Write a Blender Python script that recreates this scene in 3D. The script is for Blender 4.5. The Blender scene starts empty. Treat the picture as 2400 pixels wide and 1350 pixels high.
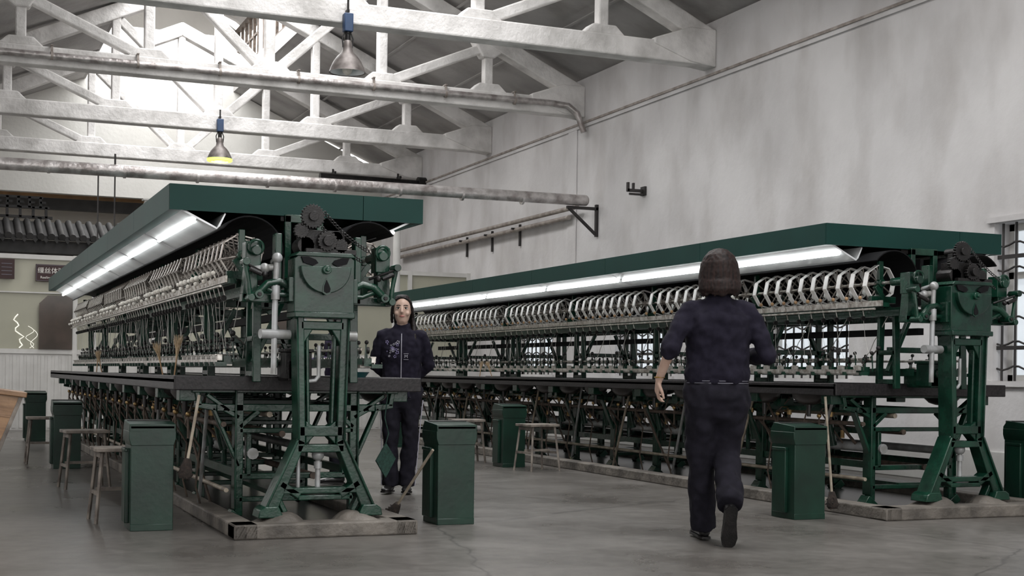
import bpy, bmesh, math, random
from math import sin, cos, pi, radians, sqrt
from mathutils import Vector, Matrix
from mathutils.bvhtree import BVHTree
R = random.Random(7)
scene = bpy.context.scene
COL = scene.collection

# ------------------------------------------------------------------ materials
def mat(name, c1, c2=None, rough=0.6, metal=0.0, scale=4.0, detail=6.0, bump=0.0, bscale=None,
        emit=None, estr=0.0, lo=0.35, hi=0.65, spec=0.5, stretch=None):
    m = bpy.data.materials.new(name); m.use_nodes = True
    nt = m.node_tree; b = nt.nodes["Principled BSDF"]
    b.inputs["Roughness"].default_value = rough
    b.inputs["Metallic"].default_value = metal
    b.inputs["Specular IOR Level"].default_value = spec
    if c2 is None: c2 = tuple(x*0.75 for x in c1)
    tc = nt.nodes.new("ShaderNodeTexCoord"); mp = nt.nodes.new("ShaderNodeMapping")
    nt.links.new(tc.outputs["Object"], mp.inputs["Vector"])
    if stretch: mp.inputs["Scale"].default_value = stretch
    n = nt.nodes.new("ShaderNodeTexNoise"); n.inputs["Scale"].default_value = scale
    n.inputs["Detail"].default_value = detail
    nt.links.new(mp.outputs[0], n.inputs["Vector"])
    r = nt.nodes.new("ShaderNodeValToRGB")
    r.color_ramp.elements[0].position = lo; r.color_ramp.elements[0].color = (*c2, 1)
    r.color_ramp.elements[1].position = hi; r.color_ramp.elements[1].color = (*c1, 1)
    nt.links.new(n.outputs["Fac"], r.inputs["Fac"])
    nt.links.new(r.outputs["Color"], b.inputs["Base Color"])
    if bump > 0:
        n2 = nt.nodes.new("ShaderNodeTexNoise"); n2.inputs["Scale"].default_value = bscale or scale*5
        n2.inputs["Detail"].default_value = 8
        nt.links.new(tc.outputs["Object"], n2.inputs["Vector"])
        bp = nt.nodes.new("ShaderNodeBump"); bp.inputs["Strength"].default_value = bump
        bp.inputs["Distance"].default_value = 0.02
        nt.links.new(n2.outputs["Fac"], bp.inputs["Height"]); nt.links.new(bp.outputs[0], b.inputs["Normal"])
    if emit:
        b.inputs["Emission Color"].default_value = (*emit, 1)
        b.inputs["Emission Strength"].default_value = estr
    return m

GREEN = mat("green_cast_paint", (0.0065, 0.043, 0.025), (0.0028, 0.018, 0.011), 0.24, 0.0, 7, bump=0.12, bscale=45, spec=.45)
BING = mat("green_bin_paint", (0.0048, 0.030, 0.018), (0.0028, 0.017, 0.0105), 0.34, 0.0, 5, bump=0.05, bscale=30, spec=.4)
CANG = mat("canopy_green", (0.0045, 0.037, 0.031), (0.0038, 0.031, 0.026), 0.5, 0.0, 2, spec=.2)
BLK = mat("black_oily_iron", (0.015, 0.013, 0.013), (0.005, 0.005, 0.005), 0.42, 0.3, 20, bump=0.2)
HOOD = mat("black_hood_sheet", (0.008, 0.008, 0.009), (0.005, 0.005, 0.006), 0.7, spec=.15)
STEEL = mat("worn_steel", (0.58, 0.56, 0.53), (0.24, 0.21, 0.18), 0.3, 0.6, 25)
SLATB = mat("bare_reel_slat", (0.62, 0.59, 0.55), (0.18, 0.14, 0.12), 0.3, 0.45, 10)
GALV = mat("grey_painted_pipe", (0.37, 0.38, 0.39), (0.22, 0.22, 0.21), 0.35, 0.2, 12)
RUST = mat("rusty_pipe", (0.12, 0.088, 0.068), (0.05, 0.038, 0.03), 0.7, 0.2, 18)
BRASS = mat("brass", (0.40, 0.27, 0.12), (0.2, 0.13, 0.06), 0.4, 0.8, 20)
WHITE = mat("white_silk_slat", (0.92, 0.91, 0.90), (0.76, 0.75, 0.73), 0.28, 0.2, 20)
REFL = mat("white_reflector_sheet", (0.88, 0.90, 0.91), (0.66, 0.68, 0.69), 0.28, 0.2, 2.0)
TUBE = mat("fluorescent_glow", (1, 1, 1), (1, 1, 1), 0.5, emit=(0.97, 1.0, 0.99), estr=7.0)
TABLE = mat("dark_wet_table", (0.018, 0.015, 0.0165), (0.006, 0.0055, 0.006), 0.45, 0, 10, bump=0.15, stretch=(6, .4, 6), spec=.35)
POT = mat("dark_basin", (0.022, 0.017, 0.016), (0.008, 0.007, 0.007), 0.4, 0, 6)
WOODK = mat("wooden_knob", (0.42, 0.26, 0.13), (0.28, 0.17, 0.09), 0.5)
BALL = mat("white_cocoon", (0.72, 0.70, 0.65), (0.58, 0.55, 0.49), 0.6, 0, 30)
SPOKE = mat("reel_spoke", (0.32, 0.29, 0.26), (0.09, 0.075, 0.065), 0.4, 0.4, 20)
THREAD = mat("silk_thread", (0.50, 0.49, 0.45), (0.36, 0.36, 0.34), 0.5)
STRAW = mat("straw", (0.55, 0.43, 0.29), (0.34, 0.24, 0.14), 0.8, 0, 60)
BAMBOO = mat("bamboo_pole", (0.38, 0.33, 0.26), (0.21, 0.175, 0.135), 0.5, 0, 14)
BRIST = mat("dark_bristles", (0.05, 0.035, 0.028), (0.02, 0.015, 0.012), 0.9, 0, 60, bump=0.8)
CONC = mat("concrete_plinth", (0.165, 0.148, 0.128), (0.06, 0.053, 0.046), 0.6, 0, 5, bump=0.5, bscale=25)
WETF = mat("wet_gutter", (0.035, 0.032, 0.029), (0.018, 0.017, 0.016), 0.25, 0, 5)
DARKW = mat("stool_wood", (0.24, 0.21, 0.18), (0.085, 0.07, 0.06), 0.6, 0, 12)
TRUSS = mat("whitewashed_concrete", (0.78, 0.76, 0.745), (0.50, 0.485, 0.47), 0.85, 0, 3, bump=0.6, bscale=18, lo=.3, hi=.6)
PIPEW = mat("foil_wrapped_pipe", (0.58, 0.55, 0.54), (0.26, 0.23, 0.22), 0.32, 0.5, 7, bump=0.5, bscale=14)
PIPET = mat("thin_ceiling_pipe", (0.36, 0.32, 0.29), (0.20, 0.17, 0.15), 0.5, 0.2, 8)
WFRM = mat("white_partition_frame", (0.60, 0.59, 0.57), (0.52, 0.51, 0.49), 0.5)
CREAM = mat("cream_panel", (0.40, 0.39, 0.31), (0.34, 0.335, 0.265), 0.35, 0, 1.0)
BROWNG = mat("brown_glass_panel", (0.075, 0.055, 0.045), (0.05, 0.04, 0.032), 0.2)
IRON = mat("window_iron", (0.03, 0.026, 0.025), (0.014, 0.012, 0.012), 0.6)
PANEGLOW = mat("daylight_glow_pane", (.62, .65, .66), (.50, .53, .55), .4, 0, 1.2, emit=(.86, .93, 1.0), estr=.5)  # panes emit an even pale glow in place of daylight passing through
BLUE = mat("blue_ballast_box", (0.022, 0.055, 0.13), (0.015, 0.035, 0.08), 0.5)
SHADE = mat("aged_metal_shade", (0.20, 0.18, 0.17), (0.10, 0.085, 0.08), 0.45, 0.4, 10)
TILE = mat("dark_eave_tile", (0.030, 0.028, 0.028), (0.012, 0.012, 0.012), 0.7)
SIGNM = mat("maroon_sign_plate", (0.035, 0.010, 0.010), (0.028, 0.008, 0.008), 0.5)
TXT = mat("white_lettering", (0.75, 0.73, 0.69), (0.7, 0.68, 0.64), 0.5)
STRP = mat("grey_hem_stripe", (0.20, 0.20, 0.24), (0.15, 0.15, 0.18), 0.8)
ORANGE = mat("varnished_tan_wood", (0.30, 0.175, 0.09), (0.14, 0.075, 0.04), 0.4, 0, 3, stretch=(1, 1, 9), bump=.2)
NAVY = mat("navy_fleece", (0.0125, 0.011, 0.0205), (0.007, 0.006, 0.0125), 0.95, 0, 25, bump=0.15, bscale=250, spec=.2)
NAVY2 = mat("navy_trousers", (0.0115, 0.0105, 0.017), (0.0065, 0.006, 0.010), 0.9, 0, 20, bump=0.15, bscale=200, spec=.2)
PURP = mat("purple_smock", (0.035, 0.020, 0.07), (0.02, 0.012, 0.045), 0.8)
SKIN = mat("skin", (0.52, 0.365, 0.295), (0.46, 0.31, 0.245), 0.5, 0, 20)
HAIR = mat("dark_hair", (0.015, 0.010, 0.009), (0.004, 0.003, 0.003), 0.6, 0, 30, stretch=(5, 5, .4), spec=.3)
HAIR2 = mat("brown_black_hair", (0.020, 0.009, 0.007), (0.005, 0.003, 0.003), 0.6, 0, 26, stretch=(5, 5, .3), spec=.25)
SHOE = mat("black_shoe", (0.012, 0.011, 0.012), (0.006, 0.006, 0.006), 0.35)
LIP = mat("lips", (0.42, 0.15, 0.14), (0.36, 0.13, 0.12), 0.4)
EYEW = mat("eye_white", (0.5, 0.48, 0.46), (0.45, 0.43, 0.41), 0.3)
LAV = mat("lavender_print", (0.24, 0.21, 0.36), (0.16, 0.14, 0.27), 0.6, 0, 80)
PRT = mat("pale_print", (0.38, 0.37, 0.42), (0.30, 0.29, 0.34), 0.6, 0, 80)
GOLD = mat("gold", (0.7, 0.45, 0.15), None, 0.3, 0.9)
NETG = mat("green_net_cloth", (0.02, 0.065, 0.05), (0.009, 0.03, 0.022), 0.9, 0, 60, bump=0.6)

def wall_material(name, base, dark, streak=.5):
    m = bpy.data.materials.new(name); m.use_nodes = True; nt = m.node_tree
    b = nt.nodes["Principled BSDF"]; b.inputs["Roughness"].default_value = 0.8
    b.inputs["Specular IOR Level"].default_value = 0.25
    g = nt.nodes.new("ShaderNodeNewGeometry")
    def noise(scale, stretch, det=6):
        mp = nt.nodes.new("ShaderNodeMapping"); mp.inputs["Scale"].default_value = stretch
        nt.links.new(g.outputs["Position"], mp.inputs["Vector"])
        n = nt.nodes.new("ShaderNodeTexNoise"); n.inputs["Scale"].default_value = scale; n.inputs["Detail"].default_value = det
        nt.links.new(mp.outputs[0], n.inputs["Vector"]); return n
    n1 = noise(0.8, (1, 1, 1), 8); n2 = noise(1.5, (1, 1.2, .55), 10); n3 = noise(14, (1, 1, 1))
    r1 = nt.nodes.new("ShaderNodeValToRGB"); r1.color_ramp.elements[0].position = .3; r1.color_ramp.elements[1].position = .66
    r1.color_ramp.elements[0].color = (*dark, 1); r1.color_ramp.elements[1].color = (*base, 1)
    nt.links.new(n1.outputs["Fac"], r1.inputs["Fac"])
    r2 = nt.nodes.new("ShaderNodeValToRGB"); r2.color_ramp.elements[0].position = .28; r2.color_ramp.elements[1].position = .54
    r2.color_ramp.elements[0].color = (.70, .68, .66, 1); r2.color_ramp.elements[1].color = (1, 1, 1, 1)
    nt.links.new(n2.outputs["Fac"], r2.inputs["Fac"])
    mx = nt.nodes.new("ShaderNodeMix"); mx.data_type = 'RGBA'; mx.blend_type = 'MULTIPLY'; mx.inputs[0].default_value = streak
    nt.links.new(r1.outputs[0], mx.inputs[6]); nt.links.new(r2.outputs[0], mx.inputs[7])
    nt.links.new(mx.outputs[2], b.inputs["Base Color"])
    bp = nt.nodes.new("ShaderNodeBump"); bp.inputs["Strength"].default_value = .25; bp.inputs["Distance"].default_value = .02
    nt.links.new(n3.outputs["Fac"], bp.inputs["Height"]); nt.links.new(bp.outputs[0], b.inputs["Normal"])
    return m
WALL = wall_material("stained_white_plaster", (0.66, 0.645, 0.645), (0.52, 0.505, 0.505), .65)
CEIL = wall_material("grey_roof_slab", (0.46, 0.445, 0.435), (0.26, 0.25, 0.245), .85)
FARW = wall_material("far_white_plaster", (0.66, 0.65, 0.62), (0.58, 0.57, 0.54), .3)

def floor_material():
    m = bpy.data.materials.new("worn_concrete_floor"); m.use_nodes = True; nt = m.node_tree
    b = nt.nodes["Principled BSDF"]
    g = nt.nodes.new("ShaderNodeNewGeometry")
    n1 = nt.nodes.new("ShaderNodeTexNoise"); n1.inputs["Scale"].default_value = .9; n1.inputs["Detail"].default_value = 9
    n1.inputs["Roughness"].default_value = .62
    n2 = nt.nodes.new("ShaderNodeTexNoise"); n2.inputs["Scale"].default_value = 11; n2.inputs["Detail"].default_value = 8
    vo = nt.nodes.new("ShaderNodeTexVoronoi"); vo.feature = 'DISTANCE_TO_EDGE'; vo.inputs["Scale"].default_value = .36
    nd = nt.nodes.new("ShaderNodeTexNoise"); nd.inputs["Scale"].default_value = 2.5; nd.inputs["Detail"].default_value = 6
    ad = nt.nodes.new("ShaderNodeMix"); ad.data_type = 'VECTOR'; ad.inputs[0].default_value = .16
    for n in (n1, n2, nd): nt.links.new(g.outputs["Position"], n.inputs["Vector"])
    nt.links.new(g.outputs["Position"], ad.inputs[4]); nt.links.new(nd.outputs["Color"], ad.inputs[5])
    nt.links.new(ad.outputs[1], vo.inputs["Vector"])
    r1 = nt.nodes.new("ShaderNodeValToRGB"); e = r1.color_ramp.elements
    e[0].position = .28; e[0].color = (.082, .075, .068, 1); e[1].position = .72; e[1].color = (.150, .140, .130, 1)
    nt.links.new(n1.outputs["Fac"], r1.inputs["Fac"])
    r2 = nt.nodes.new("ShaderNodeValToRGB"); e = r2.color_ramp.elements
    e[0].position = .34; e[0].color = (.78, .78, .78, 1); e[1].position = .62; e[1].color = (1, 1, 1, 1)
    nt.links.new(n2.outputs["Fac"], r2.inputs["Fac"])
    r3 = nt.nodes.new("ShaderNodeValToRGB"); e = r3.color_ramp.elements
    e[0].position = .001; e[0].color = (.55, .55, .55, 1); e[1].position = .004; e[1].color = (1, 1, 1, 1)
    nt.links.new(vo.outputs["Distance"], r3.inputs["Fac"])
    a = nt.nodes.new("ShaderNodeMix"); a.data_type = 'RGBA'; a.blend_type = 'MULTIPLY'; a.inputs[0].default_value = 1
    c = nt.nodes.new("ShaderNodeMix"); c.data_type = 'RGBA'; c.blend_type = 'MULTIPLY'; c.inputs[0].default_value = 1
    nt.links.new(r1.outputs[0], a.inputs[6]); nt.links.new(r2.outputs[0], a.inputs[7])
    nt.links.new(a.outputs[2], c.inputs[6]); nt.links.new(r3.outputs[0], c.inputs[7])
    nt.links.new(c.outputs[2], b.inputs["Base Color"])
    rr = nt.nodes.new("ShaderNodeMapRange"); rr.inputs[1].default_value = .3; rr.inputs[2].default_value = .7
    rr.inputs[3].default_value = .22; rr.inputs[4].default_value = .42
    nt.links.new(n1.outputs["Fac"], rr.inputs[0]); nt.links.new(rr.outputs[0], b.inputs["Roughness"])
    bp = nt.nodes.new("ShaderNodeBump"); bp.inputs["Strength"].default_value = .2; bp.inputs["Distance"].default_value = .01
    nt.links.new(n2.outputs["Fac"], bp.inputs["Height"]); nt.links.new(bp.outputs[0], b.inputs["Normal"])
    return m
FLOOR = floor_material()

# ------------------------------------------------------------------ mesh builder
class MB:
    def __init__(s): s.v = []; s.f = []; s.m = []; s.cur = 0
    def add(self, vs, fs):
        o = len(self.v); self.v += [tuple(x) for x in vs]
        for f in fs: self.f.append(tuple(i+o for i in f)); self.m.append(self.cur)
    def mt(s, i): s.cur = i; return s
    def box(s, c, d, rot=None):
        hx, hy, hz = d[0]/2, d[1]/2, d[2]/2; c = Vector(c)
        vs = [Vector((x*hx, y*hy, z*hz)) for z in (-1, 1) for y in (-1, 1) for x in (-1, 1)]
        if rot is not None:
            M = rot if isinstance(rot, Matrix) else Matrix.Rotation(rot[1], 3, rot[0])
            vs = [M @ x for x in vs]
        s.add([x+c for x in vs], [(0, 2, 3, 1), (4, 5, 7, 6), (0, 1, 5, 4), (2, 6, 7, 3), (0, 4, 6, 2), (1, 3, 7, 5)])
        return s
    def limb(s, pts, rad, side=(1, 0, 0), n=12, cap=True, rnd=False):
        pts = [Vector(p) for p in pts]; side = Vector(side)
        rad = [r if isinstance(r, tuple) else (r, r) for r in rad]
        if rnd:
            t0 = (pts[0]-pts[1]).normalized(); t1 = (pts[-1]-pts[-2]).normalized()
            a, b = rad[0]; c, d = rad[-1]; e0 = min(a, b); e1 = min(c, d)
            pts = [pts[0]+t0*e0*.8, pts[0]+t0*e0*.5] + pts + [pts[-1]+t1*e1*.5, pts[-1]+t1*e1*.8]
            rad = [(a*.45, b*.45), (a*.82, b*.82)] + rad + [(c*.82, d*.82), (c*.45, d*.45)]
        vs = []; A0 = None
        for i, p in enumerate(pts):
            if i == 0: T = pts[1]-p
            elif i == len(pts)-1: T = p-pts[i-1]
            else: T = (p-pts[i-1]).normalized()+(pts[i+1]-p).normalized()
            T.normalize()
            sd = side if A0 is None or abs(T.dot(side)) < .9 else A0
            A = sd-T*sd.dot(T)
            if A.length < .05: A = T.orthogonal()
            A.normalize(); A0 = A; B = T.cross(A)
            for k in range(n):
                an = 2*pi*k/n; vs.append(p+A*cos(an)*rad[i][0]+B*sin(an)*rad[i][1])
        fs = []
        for i in range(len(pts)-1):
            for k in range(n):
                k2 = (k+1) % n; fs.append((i*n+k, i*n+k2, (i+1)*n+k2, (i+1)*n+k))
        if cap:
            fs.append(tuple(range(n-1, -1, -1))); l = (len(pts)-1)*n; fs.append(tuple(range(l, l+n)))
        s.add(vs, fs); return s
    def cyl(s, p0, p1, r0, r1=None, n=12): return s.limb([p0, p1], [r0, r0 if r1 is None else r1], n=n, side=(.31, .17, .93) if abs(Vector(p1)[2]-Vector(p0)[2]) < 1e-4 else (1, .013, 0))
    def tube(s, pts, r, n=8):
        return s.limb(pts, [r]*len(pts), n=n, side=(.05, .03, 1) if max(abs(Vector(pts[i+1])[2]-Vector(pts[i])[2]) for i in range(len(pts)-1)) < .02 else (.6, .8, .02))
    def prism(s, poly, a0, a1, plane='xz'):
        n = len(poly)
        def P(u, w, t):
            return {'xz': (u, t, w), 'yz': (t, u, w), 'xy': (u, w, t)}[plane]
        vs = [P(u, w, a0) for u, w in poly]+[P(u, w, a1) for u, w in poly]
        fs = [tuple(range(n)), tuple(range(2*n-1, n-1, -1))]+[(i, (i+1) % n, n+(i+1) % n, n+i) for i in range(n)]
        s.add(vs, fs); return s
    def bar(s, p, q, w, a0, a1, w1=None, plane='xz'):
        p = Vector(p); q = Vector(q); d = (q-p).normalized(); nn = Vector((-d[1], d[0])); w1 = w if w1 is None else w1
        return s.prism([tuple(p+nn*w/2), tuple(p-nn*w/2), tuple(q-nn*w1/2), tuple(q+nn*w1/2)], a0, a1, plane)
    def sph(s, c, r, nu=12, nv=8):
        if not isinstance(r, tuple): r = (r, r, r)
        vs = [(c[0], c[1], c[2]-r[2])]
        for j in range(1, nv):
            t = -pi/2+pi*j/nv
            for k in range(nu):
                a = 2*pi*k/nu; vs.append((c[0]+r[0]*cos(t)*cos(a), c[1]+r[1]*cos(t)*sin(a), c[2]+r[2]*sin(t)))
        vs.append((c[0], c[1], c[2]+r[2])); fs = []
        for k in range(nu): fs.append((0, 1+(k+1) % nu, 1+k))
        for j in range(nv-2):
            for k in range(nu):
                k2 = (k+1) % nu; fs.append((1+j*nu+k, 1+j*nu+k2, 1+(j+1)*nu+k2, 1+(j+1)*nu+k))
        l = len(vs)-1; b = 1+(nv-2)*nu
        for k in range(nu): fs.append((l, b+k, b+(k+1) % nu))
        s.add(vs, fs); return s
    def lathe(s, prof, c, n=24):
        vs = []; fs = []
        for r, z in prof:
            for k in range(n):
                a = 2*pi*k/n; vs.append((c[0]+r*cos(a), c[1]+r*sin(a), c[2]+z))
        for i in range(len(prof)-1):
            for k in range(n):
                k2 = (k+1) % n; fs.append((i*n+k, i*n+k2, (i+1)*n+k2, (i+1)*n+k))
        s.add(vs, fs); return s
    def torus(s, c, Rr, r, axis='y', n=24, m=6):
        vs = []; fs = []
        for i in range(n):
            a = 2*pi*i/n
            for j in range(m):
                b = 2*pi*j/m; q = Rr+r*cos(b); h = r*sin(b)
                p = {'y': (q*cos(a), h, q*sin(a)), 'z': (q*cos(a), q*sin(a), h), 'x': (h, q*cos(a), q*sin(a))}[axis]
                vs.append((p[0]+c[0], p[1]+c[1], p[2]+c[2]))
        for i in range(n):
            for j in range(m):
                fs.append((i*m+j, ((i+1) % n)*m+j, ((i+1) % n)*m+(j+1) % m, i*m+(j+1) % m))
        s.add(vs, fs); return s
    def gear(s, c, r, y0, y1, teeth=20):
        poly = []
        for i in range(teeth):
            a = 2*pi*i/teeth; d = 2*pi/teeth
            for f, q in ((0, .88), (.25, 1), (.55, 1), (.8, .88)):
                poly.append((c[0]+r*q*cos(a+d*f), c[1]+r*q*sin(a+d*f)))
        return s.prism(poly, y0, y1)
    def build(s, name, mats, parent=None, loc=(0, 0, 0), bevel=0, smooth=True, rotz=0, ang=.7, recalc=True):
        me = bpy.data.meshes.new(name); me.from_pydata(s.v, [], s.f)
        if not isinstance(mats, (list, tuple)): mats = [mats]
        for m in mats: me.materials.append(m)
        me.polygons.foreach_set("material_index", s.m)
        if recalc:
            bm = bmesh.new(); bm.from_mesh(me); bmesh.ops.recalc_face_normals(bm, faces=bm.faces); bm.to_mesh(me); bm.free()
        if smooth:
            me.polygons.foreach_set("use_smooth", [True]*len(me.polygons)); me.set_sharp_from_angle(angle=ang)
        me.update()
        o = bpy.data.objects.new(name, me); COL.objects.link(o); o.location = loc; o.rotation_euler[2] = rotz
        if parent: o.parent = parent
        if bevel:
            b = o.modifiers.new("bevel", 'BEVEL'); b.width = bevel; b.segments = 2; b.limit_method = 'ANGLE'
        return o
def empty(name, loc, label, cat, rotz=0, group=None):
    o = bpy.data.objects.new(name, None); COL.objects.link(o); o.location = loc; o.rotation_euler[2] = rotz
    o.empty_display_size = .1; o["label"] = label; o["category"] = cat
    if group: o["group"] = group
    return o
def tag(o, label, cat, group=None):
    o["label"] = label; o["category"] = cat
    if group: o["group"] = group
    return o
def struct(o): o["kind"] = "structure"; return o
def inst(src, parent, loc, rotz=0):
    o = src.copy(); COL.objects.link(o); o.parent = parent; o.location = loc; o.rotation_euler[2] = rotz; return o

# ------------------------------------------------------------------ room shell
XW = 8.7; XC = 4.05; XL = -0.6
mb = MB(); mb.box((1.5, 16, -.05), (17, 42, .1)); f = mb.build("floor", FLOOR, smooth=False); struct(f)
wins = [(.6, 2.2), (4.3, 5.9), (8.0, 9.6), (11.7, 13.3), (15.4, 17.0), (19.1, 20.7)]
Z0, Z1 = .94, 2.35; t = .3
def side_wall(name, xc, zb, zt):
    mb = MB(); mb.box((xc, 16.5, zb/2), (t, 41, zb)); mb.box((xc, 16.5, (zt+5.3)/2), (t, 41, 5.3-zt)); y = -4.
    for a, b in wins+[(37, 37)]:
        mb.box((xc, (y+a)/2, (zb+zt)/2), (t, a-y, zt-zb)); y = b
    struct(mb.build(name, WALL, smooth=False))
side_wall("wall_right", XW+t/2, Z0, Z1)
side_wall("wall_left", XL-t/2-.02, .9, 3.6)
for i, (a, b) in enumerate(wins):
    mb = MB(); xx = XW+.2
    for yy in (a+.03, b-.03, (a+b)/2): mb.box((xx, yy, (Z0+Z1)/2), (.05, .06, Z1-Z0))
    for zz in (Z0+.03, Z1-.03, Z0+.95): mb.box((xx, (a+b)/2, zz), (.05, b-a, .06))
    mb.mt(1)
    k = a+.1
    while k < b:
        mb.cyl((XW+.05, k, Z0), (XW+.05, k, Z1), .012, n=6); k += .16
    zz = Z0+.12
    while zz < Z1:
        mb.tube([(XW+.05, a+(b-a)*j/24, zz+.02*sin(j*1.3)) for j in range(25)], .010, 6); zz += .22
    mb.box((XW+.05, (a+b)/2, Z0+.3), (.02, b-a, .035)); mb.box((XW+.05, (a+b)/2, Z1-.3), (.02, b-a, .035))
    mb.mt(2); mb.box((XW+.02, (a+b)/2, Z0-.02), (.1, b-a+.12, .05)); mb.box((XW-.005, (a+b)/2, Z1+.03), (.06, b-a+.14, .05))
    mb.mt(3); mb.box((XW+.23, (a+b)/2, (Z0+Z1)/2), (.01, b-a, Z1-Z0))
    struct(mb.build("window_%d" % (i+1), [WFRM, IRON, WALL, PANEGLOW], smooth=False))
mb = MB(); mb.box((XW-.02, 16.4, 4.64), (.04, 24, .03)); mb.mt(1); mb.box((XW-.012, 16.4, 4.60), (.025, 24, .05))
struct(mb.build("trim_1", [PIPET, WALL], smooth=False))
mb = MB(); mb.box((XW-.01, 18.45, 2.35), (.02, .3, 4.55)); struct(mb.build("trim_2", WALL, smooth=False, bevel=.008))
mb = MB(); mb.box((XW-.015, 8.85, .16), (.03, 26.3, .32)); struct(mb.build("baseboard_right", WFRM, smooth=False, bevel=.01))

def roofz(x): return 5.2+.457*(XW-x if x > XC else x-XL)
mb = MB(); Y0r, Y1r = -4, 28.2
XR1, XL1 = 5.55, 2.55
zr = roofz(XR1)
mb.prism([(XW+.3, roofz(XW)), (XR1, zr), (XR1, zr+.12), (XW+.3, roofz(XW)+.15)], Y0r, Y1r)
mb.prism([(XL-.3, roofz(XL)), (XL1, zr), (XL1, zr+.12), (XL-.3, roofz(XL)+.15)], Y0r, Y1r)
for xx in (XR1, XL1): mb.box((xx, (Y0r+Y1r)/2, zr+.15), (.1, Y1r-Y0r, .3))
arc = [(XC+1.75*cos(a), 7.85+.55*sin(a)) for a in [pi*k/12 for k in range(13)]]
mb.prism(arc+[(x, z+.1) for x, z in reversed(arc)], Y0r, Y1r)
struct(mb.build("ceiling", CEIL, smooth=False))
k = 3
for d in (.95, 2.0, 3.05):
    mb = MB(); x = XW-d; mb.box((x, 12, roofz(x)-.004), (.03, 32, .02), ('Y', .43)); struct(mb.build("trim_%d" % k, CEIL, smooth=False)); k += 1
k = 7
for sx in (XR1, XL1):
    for j in range(6):
        y0 = 7.22+3.66*j-.02; y1 = y0+3.5
        if y1 > 28.2: y1 = 28.15
        mb = MB()
        mb.box((sx, (y0+y1)/2, 6.95), (.07, y1-y0, .07)); mb.box((sx, (y0+y1)/2, 7.85), (.07, y1-y0, .08)); mb.box((sx, (y0+y1)/2, 7.4), (.04, y1-y0, .04))
        n = 7
        for q in range(n+1): mb.box((sx, y0+(y1-y0)*q/n, 7.4), (.05, .045 if q % 7 else .12, .9))
        struct(mb.build("window_%d" % k, RUST, smooth=False)); k += 1
mb = MB()
mb.prism([(XL-.3, 4.35), (XW, 4.35), (XW, roofz(XW)), (XR1, zr), (XR1, 7.9), (XC+.9, 8.3), (XC-.9, 8.3), (XL1, 7.9), (XL1, zr), (XL-.3, roofz(XL))], 28, 28.2)
mb.box((7.0, 28.1, 2.17), (3.4, .2, 4.36))
struct(mb.build("wall_back", FARW, smooth=False))
mb = MB(); mb.box((3.5, 34, 3), (14, .2, 6)); mb.box((3.5, 31.1, 5.0), (14, 5.9, .1)); struct(mb.build("wall_beyond", FARW, smooth=False))

def truss(Y):
    mb = MB(); w = .11; y0, y1 = Y-w, Y+w
    nodes = [XC+1.575*i for i in (-2, -1, 0, 1, 2)]
    zb, zt = 4.74, 4.98
    mb.box(((XL+XW)/2, Y, (zb+zt)/2), (XW-XL-.01, .24, zt-zb))
    for sgn in (1, -1):
        xe = XW if sgn > 0 else XL
        mb.prism([(xe, roofz(XW)-.27), (XC, roofz(XC)-.27), (XC, roofz(XC)-.02), (xe, roofz(XW)-.02)], y0, y1)
        mb.prism([(xe, zb-.02), (xe-sgn*.35, zb+.02), (xe-sgn*.85, zt-.05), (xe-sgn*.85, zt+.02), (xe-sgn*.35, roofz(XW)-.1+.08), (xe, roofz(XW)-.02)], Y-.14, Y+.14)
    for i, x in enumerate(nodes):
        top = roofz(x)-.2
        mb.bar((x, zt-.05), (x, top), .13, Y-.07, Y+.07)
        mb.prism([(x-.28, zt-.01), (x+.28, zt-.01), (x+.15, zt+.11), (x-.15, zt+.11)], Y-.10, Y+.10)
    for s in (1, -1):
        for a, b in ((0, 1), (1, 2)):
            xb = XC+s*1.575*a; xt = XC+s*1.575*b
            mb.bar((xb+s*.1, zt+.02), (xt-s*.06, roofz(xt)-.28), .13, Y-.07, Y+.07)
        xg = XC+s*1.575*2
        mb.prism([(xg-s*.28, roofz(xg-s*.28)-.25), (xg+s*.2, roofz(xg+s*.2)-.25), (xg+s*.08, roofz(xg)-.43), (xg-s*.1, roofz(xg)-.43)], Y-.1, Y+.1)
    for s in (1, -1):
        mb.bar((XC+s*1.5, roofz(XC+1.5)-.1), (XC+s*1.5, 7.85), .14, Y-.07, Y+.07)
    ar = [(XC+1.57*cos(a), 7.82+.52*sin(a)) for a in [pi*k/10 for k in range(11)]]
    for p, q in zip(ar[:-1], ar[1:]): mb.bar(p, q, .12, Y-.06, Y+.06)
    o = mb.build("roof_truss", TRUSS, bevel=.018, smooth=False)
    tag(o, "whitewashed concrete roof truss with haunched joints spanning the hall", "truss", "roof trusses")
for Y in (10.9, 14.54, 18.2, 21.85, 25.5): truss(Y)

# ------------------------------------------------------------------ ceiling pipes / lamps / wall brackets
mb = MB()
mb.limb([(XL, 17.6, 3.40), (8.5, 17.6, 3.44)], [.078, .078], side=(0, 0, 1), n=20)
mb.sph((8.5, 17.6, 3.44), (.05, .078, .078))
for x in [XL+.9*i for i in range(1, 10)]: mb.limb([(x, 17.6, 3.405), (x+.03, 17.6, 3.405)], [.083, .083], side=(0, 0, 1), n=20)
mb.mt(1)
mb.tube([(2.0, 17.6, 3.4), (2.0, 17.6, 3.62)], .012, 6)
for x in (2.0, 1.8): mb.tube([(x, 17.6, 3.34), (x, 17.6, 2.07)], .009, 6)
tag(mb.build("steam_pipe", [PIPEW, IRON]), "large foil-wrapped steam pipe crossing the hall below the trusses", "pipe")
mb = MB()
yp = 18.035
mb.limb([(XL, yp, 4.85), (8.15, yp, 4.88), (8.4, yp-.02, 4.86), (8.53, yp-.06, 4.75), (8.62, yp-.1, 4.48)], [.045]*5, side=(0, 1, 0), n=12)
mb.mt(1)
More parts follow.
